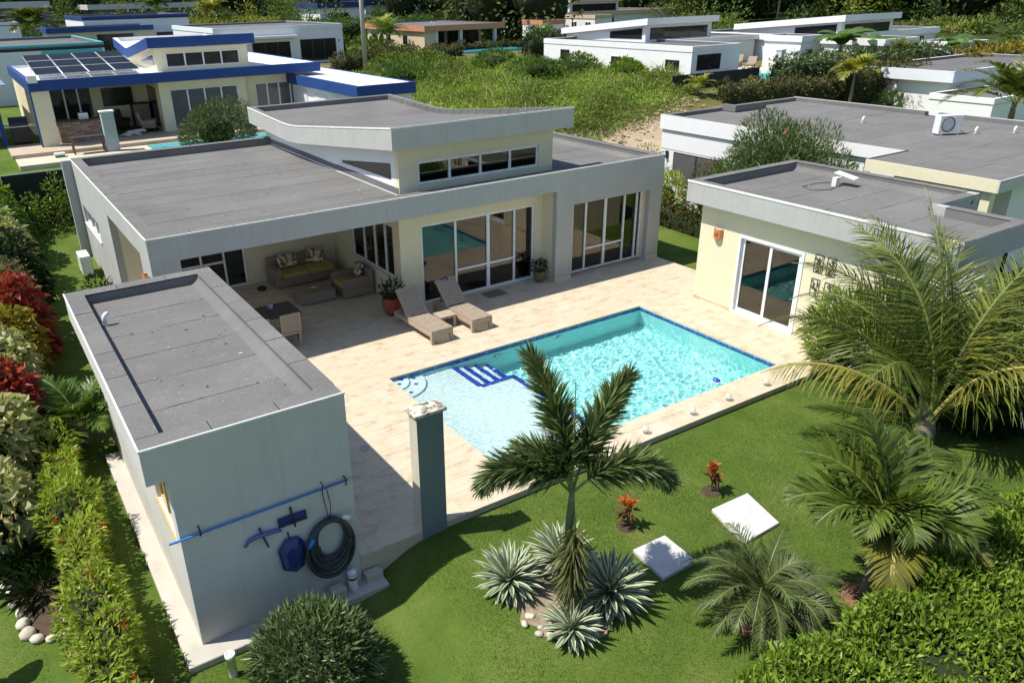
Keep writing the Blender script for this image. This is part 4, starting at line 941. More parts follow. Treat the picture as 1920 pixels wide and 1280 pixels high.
MB().lathe([(.06, 0), (.065, .34), (.075, .34), (.075, .42), (.06, .42), (.055, .3), (0, .3)], n=16).build('tube', M_WPLAST, t, True)

# ------------------------------------------------------------------ roof fittings and machines
def vent(loc, label, rz=0):
    t = thing('vent_pipe', label, 'vent pipe', 'white roof vents', loc); t.rotation_euler.z = rz
    MB().tube([(0, 0, -.01), (0, 0, .14), (.015, 0, .18), (.05, 0, .205), (.10, 0, .205)], .042, 12).build('elbow', M_WPLAST, t, True)
    MB().lathe([(.043, 0), (.06, .005), (.047, .05)], n=12).build('collar', M_EDGE, t, True)
vent((-5.73, -.1, 2.79), 'white bent vent pipe on the pool house roof', R(20))
def condenser(loc, rz, label, roof=False):
    t = thing('air_conditioner', label, 'air conditioner', None, loc); t.rotation_euler.z = rz
    soften(MB().box(-.42, .42, -.16, .16, .05, .68).build('casing', M_WPLAST, t), .015)
    for x in (-.3, .3): boxo('foot', M_STEEL, t, x-.03, x+.03, -.19, .19, 0, .05)
    MB().lathe([(.24, 0), (.25, .012), (.23, .02), (.22, .0)], n=24).build('fan_ring', M_BLACK, t, True).matrix_local = Matrix.Translation((-.1, -.162, .37)) @ Matrix.Rotation(R(90), 4, 'X')
    g = MB()
    for k in range(8): g.box(-.33, .13, -.178, -.172, .16+k*.055, .166+k*.055)
    g.build('fan_grille', M_BLACK, t); soften(boxo('service_cover', M_WPLAST, t, .421, .46, -.12, .12, .1, .4), .01)
    MB().tube([(.45, 0, .2), (.6, .02, .1), (.7, .1, .05), (1.0, .1, .04)], .022, 6).build('pipework', M_EDGE, t, True)
condenser((-4.72, 12.7, .0), R(90), 'white air conditioner outside the left wall of the villa')
t = thing('satellite_internet_dish', 'flat white tilted internet dish on the guest house roof', 'dish', None, (12.75, -2.3, 3.17))
MB().obox(Matrix.Translation((.3, -.1, .28)) @ Matrix.Rotation(R(10), 4, 'Z') @ Matrix.Rotation(R(12), 4, 'X'), .16, .29, .012).build('panel', M_WPLAST, t); boxo('mount', M_EDGE, t, -.05, .12, -.05, .08, 0, .24); MB().tube([(.0, 0, .22), (.25, -.08, .26)], .02, 8).build('mast', M_WPLAST, t)
MB().tube([(.0, -.05, .012), (-.5, -.2, .012), (-.9, .1, .012), (-.7, .5, .012), (-.1, .5, .012), (.3, .35, .012)], .008, 5).build('cable', M_BLACK, t)

def cover_slab(pts, label):
    cx = sum(p[0] for p in pts)/4; cy = sum(p[1] for p in pts)/4; z = T(cx, cy)
    o = MB().prism(pts, 'z', z-.05, z+.065).build('tank_cover', paint('white_painted_concrete', (.60, .59, .57), dirt=.45, var=.15, scale=3), None); soften(o, .012); tag(o, label, 'tank cover', 'white tank covers in the lawn')
cover_slab([(2.12, -8.55), (3.05, -8.52), (3.3, -7.65), (2.4, -7.62)], 'larger white concrete cover in the lawn under the fine-leaved palm')
cover_slab([(.42, -8.42), (1.15, -8.42), (1.2, -7.68), (.5, -7.66)], 'smaller white concrete cover in the lawn nearer the feathery palm')

# ------------------------------------------------------------------ neighbouring houses
M_WDARK = plain('dark_glazing', (.02, .02, .022), .06); M_WDARK2 = plain('grey_glazing', (.11, .11, .115), .12)
RECTS = [(36, 47, 61, 77), (-6, 11, 25, 39), (16, 27, -5, 9.5)]
def block(h, x0, x1, y0, y1, z0, zt, wall, fas, fh=.5, o=.25, roofm=M_ROOF2, sheet=2.2, ph=.2, trim=False, wallname='wall'):
    RECTS.append((x0, x1, y0, y1)); boxo(wallname, wall, h, x0+o, x1-o*.3, y0+o, y1-o*.3, z0-.6, min(zt-fh, zt-ph-.18))
    boxo('fascia', fas, h, x0, x1, y0, y0+.2, zt-fh+.002, zt-.004); boxo('fascia', fas, h, x0, x1, y1-.2, y1, zt-fh+.002, zt-.004)
    boxo('fascia', fas, h, x0, x0+.2, y0+.2, y1-.2, zt-fh+.002, zt-.004); boxo('fascia', fas, h, x1-.2, x1, y0+.2, y1-.2, zt-fh+.002, zt-.004)
    if fh > .36: boxo('soffit', wall, h, x0+.201, x1-.201, y0+.201, y1-.201, zt-fh+.02, zt-fh+.06)
    flat_roof(h, x0, x1, y0, y1, zt, roofm, ph, .26, sheet, caps=False, cant=False, trim=trim)
def win_y(h, x0, x1, z0, z1, y, n=1, mat=M_DFRAME, g=M_WDARK, name='window'):
    w = boxo(name, mat, h, x0, x1, y-.03, y-.001, z0, z1)
    for i in range(n): boxo('pane', g, w, x0+(x1-x0)*i/n+.045, x0+(x1-x0)*(i+1)/n-.045, y-.045, y-.031, z0+.05, z1-.05)
def win_x(h, y0, y1, z0, z1, x, n=1, mat=M_DFRAME, g=M_WDARK, name='window'):
    w = boxo(name, mat, h, x-.03, x-.001, y0, y1, z0, z1)
    for i in range(n): boxo('pane', g, w, x-.045, x-.031, y0+(y1-y0)*i/n+.045, y0+(y1-y0)*(i+1)/n-.045, z0+.05, z1-.05)
def upper(h, x0, x1, y0, y1, zb, zf, zr, wall, fas, roofm, wy=None, sidewin=True, fh=.5, mat=M_DFRAME, n=3, dip=None):
    pts = [(y0, zf), ((y0+y1)/2, (zf+zr)/2), (y1, zr)] if dip is None else [(y0, zf), (y0+(y1-y0)*.62, dip), (y1, zr)]
    prof = lerp_prof(pts, 15, 0); swoosh(h, x0, x1, prof, fh, fas, roofm, edge=False, segs=False, sheets=False)
    zz = lambda y: float(np.interp(y, [p[0] for p in prof], [p[1] for p in prof]))-fh+.01
    xa, xb, ya, yb = x0+.4, x1-.3, y0+.5, y1-.3
    ys = np.linspace(ya, yb, 6); MB().prism([(ya, zb-.3), (yb, zb-.3)]+[(float(y), zz(y)) for y in ys[::-1]], 'x', xa, xb).build('upper_wall', wall, h)
    if wy: win_y(h, xa+.5, xb-.5, zb+.2, zz(ya)-.22, ya, n, mat)
    if sidewin:
        a, c = ya+.4, ya+(yb-ya)*.42
        w = MB().prism([(a, zb+.25), (c, zb+.2), (c, max(zb+.3, zz(c)-.2)), (a, zz(a)-.18)], 'x', xa-.03, xa-.001).build('side_window', mat, h)
        MB().prism([(a+.07, zb+.31), (c-.07, zb+.25), (c-.07, max(zb+.28, zz(c)-.27)), (a+.07, zz(a)-.25)], 'x', xa-.045, xa-.031).build('pane', M_WDARK, w)

def blue_house():
    h = thing('blue_trimmed_house', 'cream house with royal blue fascia and roof solar panels behind the villa', 'house'); z0 = 2.02
    x0, x1, y0, y1, zt, zf = -4.1, 10.1, 27.0, 38.5, 4.97, 4.5
    # porch: corner pillar, rear wall, side wall
    p = boxo('pillar', M_CREAM, h, x0+.06, -3.3, y0+.1, y0+.55, 1.4, zf); boxo('pillar_trim', M_BLUE, h, x0+.0, x0+.055, y0+.1, y0+.5, 1.6, zf)
    boxo('wall', M_CREAM, h, x0+.1, 1.75, 31.2, 31.4, 1.4, zf); win_y(h, -3.6, -1.0, z0, 4.25, 31.2, 4, M_FRAME)
    boxo('wall', M_CREAM, h, 1.75, 1.95, 28.2, 31.2, 1.4, zf); win_x(h, 28.9, 30.8, z0+.1, 4.1, 1.75, 3, M_RUST)
    boxo('wall', M_CREAM, h, 1.75, 6.2, 28.0, 28.2, 1.4, zf); win_y(h, 2.25, 5.72, z0+.1, 4.05, 28.0, 4, M_FRAME, M_WDARK2)
    boxo('wall', M_CREAM, h, 6.2, 9.9, 28.35, 28.6, 1.4, zf); win_y(h, 6.8, 9.4, z0+.15, 4.0, 28.35, 4, M_FRAME, M_WDARK2)
    boxo('wall', M_CREAM, h, 9.7, 9.9, 28.6, y1-.2, 1.4, zf); boxo('wall', M_CREAM, h, x0+.1, x0+.3, 31.4, y1-.2, 1.4, zf); boxo('wall', M_CREAM, h, x0+.1, 9.9, y1-.4, y1-.2, 1.4, zf)
    boxo('porch_floor', paint('porch_tiles', (.48, .40, .30)), h, x0-1.4, 10, 25.6, 31.2, 1.3, z0)
    for bx in ((x0, x1, y0, y0+.22), (x0, x1, y1-.22, y1), (x0, x0+.22, y0+.22, y1-.22), (x1-.22, x1, y0+.22, y1-.22)): boxo('fascia', M_BLUE, h, *bx, zf, zt-.003)
    boxo('ceiling', M_INTW, h, x0+.23, x1-.23, y0+.23, y1-.23, zf+.05, zf+.15)
    flat_roof(h, x0, x1, y0, y1, zt, M_ROOFW, .14, .26, 3, caps=False, cant=False, trim=False)
    upper(h, 1.7, 7.2, 28.7, 38.0, 4.8, 6.48, 6.2, M_CREAM, M_BLUE, M_ROOFW, wy=True, mat=M_FRAME, n=4, dip=5.75)
    boxo('roof_box', M_WHITE, h, x0+.02, x0+.42, y0-.03, y0+.25, zt-.1, zt+.22)
    # left wing with a metal roof
    boxo('wing_wall', paint('beige_paint', (.55, .45, .36)), h, -13, -5.4, 31.6, 36, 1.3, 4.6)
    b = MB(); 
    for i in range(16): b.box(-13.2+i*.52, -12.7+i*.52, 28.5, 36.2, 4.7+.02*(i % 2), 4.75+.02*(i % 2))
    b.build('metal_roof', plain('blue_grey_metal', (.30, .33, .50), .4, .3), h); boxo('wing_post', M_BLUE, h, -5.6, -5.4, 28.6, 28.8, 1.6, 4.69)
    for i in range(4):
        for j in range(3):
            t = thing('solar_panel', ('front', 'middle', 'rear')[j]+' row solar panel on the blue-trimmed house, '+('first', 'second', 'third', 'fourth')[i]+' from its outer corner', 'solar panel', 'solar panels on the blue-trimmed house', (-3.1+i*1.15, 28.2+j*1.75, 5.28+j*.2)); t.rotation_euler.x = R(6)
            boxo('frame', M_FRAME, t, -.55, .55, -.83, .83, -.03, .0); boxo('cell_sheet', plain('solar_cells', (.008, .010, .018), .5, 0, .1), t, -.54, .54, -.82, .82, .001, .006)
            if j != 1:
                for sx in (-.4, .4): boxo('rack_leg', M_STEEL, t, sx-.02, sx+.02, -.7, -.66, -.44-j*.2, -.03)
    a = thing('blue_annex', 'low annex with white roof and royal blue fascia beside the overgrown lot', 'outbuilding'); block(a, 8.6, 11.7, 19.3, 31, 1.4, 4.4, M_WHITE, M_BLUE, .5, .3, M_ROOFW, 4, .1)
    for k in range(3): win_x(a, 21+k*2.6, 22.6+k*2.6, 1.8, 3.6, 8.9, 2, M_FRAME, M_WPLAST, 'louvre_door')
    # porch things
    g = thing('gas_grill', 'black gas grill standing beside the blue-trimmed porch pillar', 'grill', None, (-4.75, 28.9, z0))
    soften(boxo('cabinet', M_BLACK, g, -.4, .4, -.28, .28, .08, .8), .02); soften(boxo('side_shelf', M_STEEL, g, -.8, .8, -.26, .26, .805, .86), .01); MB().prism([(-.26, .86), (.26, .86), (.26, 1.1), (.1, 1.25), (-.1, 1.2), (-.26, 1.0)], 'x', -.4, .4).build('hood', M_BLACK, g)
    for a_ in (-.36, .36): boxo('leg', M_BLACK, g, a_-.03, a_+.03, -.2, .2, 0, .08)
    tv = thing('television', 'large black television on the rear wall of the neighbouring porch', 'television', None, (.25, 31.16, 3.6)); boxo('casing', M_BLACK, tv, -.75, .75, -.06, .03, -.45, .45); boxo('screen', M_WDARK, tv, -.72, .72, -.066, -.061, -.42, .42)
    ct = thing('bar_counter', 'stone-faced bar counter on the neighbouring porch', 'counter', None, (-2.1, 27.6, z0)); boxo('top', M_TABLE, ct, -1.2, 1.35, -.1, .7, .95, 1.02)
    boxo('body', paint('mortar', (.25, .18, .13)), ct, -1.1, 1.3, .03, .6, 0, .95); k = 0
    for r in range(9):
        x = -1.1
        while x < 1.28:
            w = random.uniform(.18, .5); boxo('stone', M_STONE2[k % 3], ct, x, min(x+w-.012, 1.3), .0-random.uniform(0, .02), .029, r*.105+.004, r*.105+.098); x += w; k += 1
    for i, (x, z) in enumerate(((-.1, 1.022), (-.1, 1.162))): tag(boxo('carton', M_WPLAST, None, -2.1+x, -2.1+x+.42, 27.75, 28.05, z0+z, z0+z+.135), ('lower', 'upper')[i]+' white carton on the stone bar counter', 'carton', 'cartons on the bar')
    def ch(x, y, rz, label, m):
        t = thing('porch_chair', label, 'chair', None, (x, y, z0)); t.rotation_euler.z = rz
        soften(boxo('seat', m, t, -.33, .33, -.33, .33, .22, .42), .04); soften(MB().obox(Matrix.Translation((0, .38, .68)) @ Matrix.Rotation(R(-12), 4, 'X'), .33, .06, .34).build('backrest', m, t), .03)
        for s in (-1, 1): boxo('armrest', m, t, s*.36-.05, s*.36+.05, -.33, .33, .42, .6)
        for a_ in (-.28, .28):
            for c_ in (-.28, .28): boxo('leg', M_BLACK, t, a_-.03, a_+.03, c_-.03, c_+.03, 0, .22)
    dk = plain('dark_brown_fabric', (.07, .035, .025), .8)
    ch(.0, 30.2, R(20), 'dark brown reclining chair under the television on the porch', dk); ch(-.75, 30.5, R(-25), 'dark brown chair left of the television on the porch', dk); ch(1.1, 28.6, R(70), 'brown cushioned chair by the porch windows', M_WICKD)
    w = thing('wine_cabinet', 'dark cabinet against the porch side wall', 'cabinet', None, (1.2, 30.7, z0)); soften(boxo('body', M_BLACK, w, -.45, .45, -.3, .3, 0, 1.25), .03); boxo('door', M_WICKD, w, -.4, .4, -.32, -.301, .08, 1.18)
    cp = thing('garden_post', 'pale teal square post at the edge of the neighbouring terrace', 'post', None, (-1.35, 25.0, 1.7)); boxo('shaft', paint('pale_teal_paint', (.36, .45, .46)), cp, -.27, .27, -.2, .2, -.4, 1.9); boxo('cap', M_WHITE, cp, -.31, .31, -.24, .24, 1.901, 1.96)
    tb = thing('patio_frame_table', 'rusty steel framed table on the neighbouring terrace', 'table', None, (-2.5, 25.2, 1.75)); boxo('top', M_TABLE, tb, -.55, .85, -.3, .3, .82, .86)
    for a_ in (-.5, .8):
        for c_ in (-.25, .25): boxo('leg', M_RUST, tb, a_-.03, a_+.03, c_-.03, c_+.03, -.2, .82)
    co = thing('cooler_box', 'small green cooler box with white lid near the neighbouring lawn', 'cooler', None, (-3.65, 24.9, 1.66)); boxo('body', plain('green_plastic', (.01, .20, .09), .4), co, -.2, .2, -.16, .16, 0, .3); boxo('lid', M_WPLAST, co, -.22, .22, -.18, .18, .301, .38)
    # neighbour's pool strip and terrace edge
    o = boxo('neighbour_terrace', paint('pale_terrace', (.60, .52, .40)), None, -5.4, 10, 23.6, 25.6, 1.0, 1.86); tag(o, kind='structure')
    o = boxo('neighbour_pool_water', plain('bright_pool_water', (.10, .48, .55), .08), None, .2, 7.5, 24.2, 25.4, 1.5, 1.875); tag(o, kind='structure')
M_STONE2 = [paint('ledge_stone_%d' % i, c, var=.25, scale=5) for i, c in enumerate(((.36, .25, .17), (.42, .31, .22), (.29, .20, .15)))]
blue_house()

def right_house():
    h = thing('white_neighbour_house', 'white house with large grey flat roof behind the guest house', 'house')
    boxo('wall', M_WHITE, h, 17.55, 26, 4.8, 8.85, -.6, 3.14); boxo('fascia', M_WHITE, h, 17.48, 17.499, 2.4, 8.95, 2.9, 3.47); boxo('wall', M_WHITE, h, 17.55, 17.7, 2.45, 4.79, 2.5, 3.14); boxo('wall', M_WHITE, h, 18.4, 25.8, -4.3, 4.8, -.6, 2.9)
    for z in (1.25, 2.1, 2.75): boxo('wall_groove', plain('grey_joint', (.25, .25, .25), .8), h, 17.545, 17.552, 4.9, 8.84, z, z+.025)
    win_x(h, 5.6, 8.1, .75, 2.05, 17.55, 2, M_DFRAME, M_WDARK2); win_y(h, 18.3, 19.8, 1.9, 3.1, 4.8, 1, M_FRAME, M_WDARK2)
    boxo('wall_light', M_DFRAME, h, 17.47, 17.549, 8.4, 8.52, 1.75, 2.05)
    boxo('wall', M_WHITE, h, 19.9, 20.2, 3.4, 4.79, -.6, 3.3)
    flat_roof(h, 17.5, 26.1, 2.4, 8.95, 3.47, M_ROOF, .16, .26, 1.4, sides='BLR', caps=False, cant=False, trim=False)
    flat_roof(h, 18.3, 26.1, -4.9, 2.395, 3.47, M_ROOF, .16, .26, 1.4, sides='R', caps=False, cant=False, trim=False)
    flat_roof(h, 16.05, 18.295, -4.9, -1.1, 3.47, M_ROOF, .16, .26, 1.4, sides='', caps=False, cant=False, trim=False)
    boxo('fascia', M_WHITE, h, 18.28, 18.299, -1.1, 2.39, 2.9, 3.31); boxo('fascia', M_WHITE, h, 26.1, 26.12, -4.9, 8.95, 2.8, 3.47)
    boxo('fascia', M_CREAM, h, 16.0, 16.049, -4.92, -1.1, 3.0, 3.34); boxo('fascia', M_GREYB, h, 16.0, 26.1, -4.96, -4.921, 3.0, 3.34); boxo('fascia', M_BLACK, h, 16.0, 18.29, -1.099, -1.08, 3.0, 3.34)
    boxo('porch_ceiling', M_INTW, h, 16.05, 18.4, -4.9, -1.12, 3.0, 3.06); boxo('porch_wall', paint('porch_tan', (.5, .44, .33)), h, 17.4, 17.6, -3.4, -1.3, -.6, 2.99); boxo('porch_post', M_CREAM, h, 16.15, 16.4, -4.75, -4.5, -.6, 2.99)
    win_x(h, -3.1, -1.8, .2, 2.3, 17.4, 2, M_DFRAME)
    boxo('roof_hatch_rim', M_ROOF, h, 20.9, 22.9, 8.0, 8.2, 3.34, 3.6); boxo('roof_hatch_rim', M_ROOF, h, 20.9, 21.1, 8.21, 8.7, 3.34, 3.6)
    vent((22.35, 3.1, 3.31), 'white bent vent pipe in the middle of the large grey roof', 0); vent((23.0, -.75, 3.31), 'white bent vent pipe just past the roof air conditioner', 0); vent((24.1, -1.5, 3.31), 'white bent vent pipe farthest to the right on the large grey roof', 0)
    condenser((22.1, -.2, 3.31), R(-25), 'white air conditioner standing on the large grey roof')
right_house()

def far_houses():
    h = thing('low_white_house', 'white house with raised sloping roof beyond the overgrown lot', 'house')
    block(h, 38.8, 44.0, 27.0, 44.5, 1.9, 4.3, M_WHITE, M_WHITE, .4, .04); block(h, 44.03, 55, 34.2, 46, 1.9, 4.25, M_WHITE, M_WHITE, .4, .3)
    upper(h, 42, 50.5, 35, 46, 4.1, 5.95, 5.0, M_WHITE, M_WHITE, M_ROOF2, wy=True)
    win_x(h, 40.9, 42.1, 2.7, 3.5, 38.84); win_x(h, 33, 35.6, 2.1, 3.3, 38.84, 2, M_FRAME); win_x(h, 28.2, 29.6, 2.6, 3.3, 38.84); win_y(h, 39.4, 41.9, 2.6, 3.7, 27.04)
    win_y(h, 45, 49, 2.1, 3.6, 34.5, 3)
    a = thing('white_shed', 'small white flat-roofed outbuilding by the far sun loungers', 'outbuilding'); block(a, 48.8, 51.3, 25.3, 28.8, 1.8, 4.62, M_WHITE, M_WHITE, .45, .12)
    for k in range(2): win_x(a, 25.9+k*1.4, 26.9+k*1.4, 1.9, 3.8, 48.92, 1, M_FRAME, M_WPLAST, 'door')
    win_y(a, 49.6, 50.3, 3.0, 3.6, 25.42)
    h = thing('wide_white_house', 'wide white house with sloping upper roof before the dark wood', 'house')
    block(h, 55, 73, 28, 42, 1.9, 4.3, M_WHITE2, M_WHITE, .5, .3); block(h, 54.9, 59.6, 22.3, 27.97, 1.7, 4.2, M_WHITE2, M_WHITE, .5, .2); upper(h, 57.3, 65.5, 27.6, 39, 4.0, 5.8, 4.9, M_WHITE, M_WHITE, M_ROOF2, wy=True)
    win_y(h, 61, 65, 2.1, 3.6, 28.3, 3); win_y(h, 67, 71, 2.1, 3.6, 28.3, 3)
    a = thing('white_garage', 'small white box-shaped building behind the banana plants on the far right', 'outbuilding'); block(a, 66.6, 71, 22.5, 26.2, 1.6, 3.45, M_WHITE, M_WHITE, .4, .1)
    h = thing('grey_fascia_house', 'white house with deep grey-blue fascia at the right edge', 'house'); block(h, 48.2, 64, 13.2, 20, .4, 2.85, M_WHITE, M_WHITE2, .7, .5)
    a = thing('white_wall_annex', 'low white annex in front of the grey-fascia house', 'outbuilding'); block(a, 45.6, 52, 9.2, 13.15, .0, 1.75, M_WHITE, M_WHITE, .35, .05)
    h = thing('terracotta_fascia_house', 'tan house with terracotta fascia and pillared glass porch', 'house')
    boxo('wall', M_TAN, h, 36.6, 38.0, 62.2, 76, 1.8, 4.5); boxo('wall', M_INTW, h, 38.0, 46, 65.5, 76, 1.8, 4.5); win_y(h, 38.3, 41.0, 2.3, 4.4, 65.5, 3); win_y(h, 41.4, 45.6, 2.3, 4.4, 65.5, 5)
    for x in (38.0, 41.1, 45.6): boxo('pillar', M_WHITE, h, x, x+.35, 62.3, 62.65, 1.8, 4.5)
    boxo('floor', M_TRAV, h, 36.6, 46.2, 61.5, 65.5, 1.8, 2.42)
    for bx in ((36.3, 46.6, 61.6, 61.8), (36.3, 46.6, 75.9, 76.1), (36.3, 36.5, 61.8, 75.9), (46.4, 46.6, 61.8, 75.9)): boxo('fascia', M_TERRA, h, *bx, 4.5, 5.05)
    flat_roof(h, 36.3, 46.6, 61.6, 76.1, 5.07, M_ROOF2, .12, .26, 2.5, caps=False, cant=False, trim=False)
    win_x(h, 66, 67, 3.0, 4.0, 36.6); win_x(h, 70, 71, 3.0, 4.0, 36.6)
    for x, y in ((40, 66), (42, 70)): vent((x, y, 4.94), 'white vent pipe on the terracotta-trimmed roof, '+('nearer' if y < 68 else 'farther')+' one', 0)
    a = thing('orange_capped_shed', 'tall white outbuilding with orange roof band beside the hedge', 'outbuilding'); block(a, 52.6, 56.0, 62.6, 66.6, 2.2, 5.05, M_WHITE, M_TERRA, .5, .06)
    for k in range(2): win_x(a, 63.1+k*1.7, 64.2+k*1.7, 2.5, 4.3, 52.66, 1, M_FRAME, M_WPLAST, 'door')
    h = thing('tan_trimmed_house', 'white house with tan fascia and raised roof at the top', 'house')
    block(h, 67.5, 70.6, 70.6, 77, 2.3, 5.05, M_WHITE, M_TAN, .45, .08); block(h, 63, 90, 78, 95, 2.3, 5.3, M_WHITE, M_TAN, .5, .5); upper(h, 70, 80, 79, 93, 5.0, 7.0, 5.7, M_WHITE2, M_TAN, M_ROOF2, wy=True, n=4)
    win_x(h, 71.5, 72.6, 3.2, 4.2, 67.58, 2, M_FRAME); win_x(h, 74.4, 75.5, 3.2, 4.2, 67.58, 2, M_FRAME); win_y(h, 74, 78, 2.6, 4.6, 78.5, 3)
    h = thing('white_glazed_house', 'white house with two wide dark windows behind the blue annex', 'house'); block(h, 13.6, 26.0, 59.3, 74, 2.3, 5.75, M_WHITE2, M_WHITE2, .4, .05)
    win_y(h, 17.0, 20.6, 2.6, 4.4, 59.35, 3); win_y(h, 21.6, 25.2, 2.6, 4.5, 59.35, 3); boxo('canopy', M_WHITE, h, 14, 21.2, 58.6, 59.34, 4.75, 4.95); boxo('wall_light', M_DFRAME, h, 25.5, 25.6, 59.28, 59.349, 4.2, 4.35)
    h = thing('blue_edged_house', 'distant pale house with blue roof edge left of the yellow palms', 'house'); block(h, 5.9, 16.6, 78.5, 92, 2.6, 6.75, M_WHITE2, M_BLUE, .25, .1); block(h, 1.8, 11.6, 73, 78.4, 2.6, 5.9, M_INTW, M_BLUE, .45, .2); win_y(h, 6.2, 9.6, 3.0, 5.2, 73.2, 3); win_y(h, 13, 15, 3.2, 5.0, 78.6, 1)
    h = thing('turquoise_band_house', 'pale house wall with two turquoise bands behind the solar panels', 'house'); block(h, -16, 2.2, 44.5, 58, 2.0, 5.75, M_WHITE2, M_TURQ, .14, .03); boxo('turquoise_band', M_TURQ, h, -1.6, 2.0, 44.4, 44.52, 5.15, 5.35)
    h = thing('white_bungalow', 'distant white house behind the coconut palm at the top left', 'house'); block(h, -14, 1.2, 92, 104, 2.8, 6.2, M_WHITE2, M_WHITE2, .3, .05); win_y(h, -3.5, .5, 3.6, 4.4, 92.05, 3)
    h = thing('grey_house', 'grey house with deep shaded porch at the very top left', 'house'); block(h, -12, 9, 130, 145, 3.3, 8.3, paint('far_grey_wall', (.22, .21, .21)), M_GREYB, .9, .8); win_y(h, 0, 6, 4.2, 6.4, 130.8, 4)
    h = thing('flat_roofed_house', 'grey flat-roofed house behind the palms at the top', 'house'); block(h, 15, 33, 135, 150, 3.3, 7.6, paint('far_grey_wall', (.22, .21, .21)), M_GREYB, .8, .8); win_y(h, 19, 29, 4.0, 6.2, 135.8, 5)
    h = thing('navy_roofed_house', 'distant white house with navy roof band at the top centre left', 'house'); block(h, 48, 57, 118, 128, 3.0, 7.1, M_WHITE, M_NAVY, .9, .5); win_y(h, 50, 54, 3.6, 5.4, 118.5, 3); block(h, 58.5, 70, 122, 132, 3.0, 7.3, M_WHITE2, M_NAVY, .9, .4); win_y(h, 60, 66, 3.6, 5.4, 122.4, 3)
    # far loungers, pool
    for i, (x, y) in enumerate(((45.4, 29.2), (46.6, 28.2), (47.4, 30.2))):
        t = thing('terrace_lounger', ('dark sun lounger nearest the bar stools', 'dark sun lounger between two others on the far terrace', 'dark sun lounger nearest the small white shed')[i], 'lounger', 'dark loungers on the far terrace', (x, y, 2.22)); t.rotation_euler.z = R(-60)
        boxo('seat', M_WICKD, t, -.33, .33, 0, 1.3, .28, .34); MB().obox(Matrix.Translation((0, 1.58, .55)) @ Matrix.Rotation(R(42), 4, 'X'), .33, .36, .03).build('backrest', M_WICKD, t)
        for a_ in (-.28, .28):
            for c_ in (.1, 1.2): boxo('leg', M_BLACK, t, a_-.03, a_+.03, c_-.03, c_+.03, 0, .28)
    o = boxo('pool_terrace', M_TRAV, None, 43.5, 48.7, 26.2, 33, 1.2, 2.2); tag(o, kind='structure'); o = boxo('pool_water', MATS['bright_pool_water'], None, 44.3, 47.9, 24.4, 26.6, 1.2, 2.24); tag(o, kind='structure')
    o = boxo('pool_water', MATS['bright_pool_water'], None, 36.5, 47, 57.8, 60.6, 1.9, 2.55); tag(o, kind='structure')
    p = thing('terrace_pillar', 'short grey pillar beside the far loungers', 'pillar', None, (46.9, 25.6, 1.6)); boxo('shaft', M_GREYB, p, -.25, .25, -.25, .25, -.3, 2.1)
    boxo('cap', M_WHITE, p, -.3, .3, -.3, .3, 2.101, 2.17)
    # shade-cloth fence in front of the far terrace, dark fence at the rear of the garden
    f = thing('shade_cloth_fence', 'dark shade-cloth fence in front of the far loungers', 'fence'); mcl = plain('black_shade_cloth', (.03, .03, .033), .9)
    boxo('cloth', mcl, f, 34.5, 43.4, 24.6, 24.64, 1.3, 2.75)
    for k in range(6): boxo('post', M_STEEL, f, 34.6+k*1.75, 34.68+k*1.75, 24.65, 24.72, 1.2, 2.85)
    f = thing('garden_fence', 'dark mesh fence closing the rear of the side garden', 'fence'); boxo('mesh_panel', plain('dark_green_mesh', (.012, .02, .015), .9), f, -14, -4.0, 18.0, 18.04, .2, 2.5)
    for k in range(5): boxo('post', M_STEEL, f, -13+k*2.2, -12.93+k*2.2, 17.93, 17.99, .1, 2.52)
    boxo('rail', plain('pale_green_rail', (.25, .32, .27), .6), f, -14, -4.0, 17.985, 18.05, 2.5, 2.53)
    for nm, lab, x, y, hgt in (('utility_pole', 'pale concrete utility pole at the hedge beside the overgrown lot', 22.1, 46.6, 11), ('utility_pole', 'distant utility pole before the dark wood', 96.9, 64.5, 12)):
        t = thing(nm, lab, 'utility pole', 'utility poles', (x, y, T(x, y))); MB().tube([(0, 0, -.3), (0, 0, hgt)], [.2, .13], 10).build('shaft', M_CONC, t, True); boxo('crossarm', M_RUST, t, -.9, .9, -.06, .06, hgt-.6, hgt-.48)
far_houses()

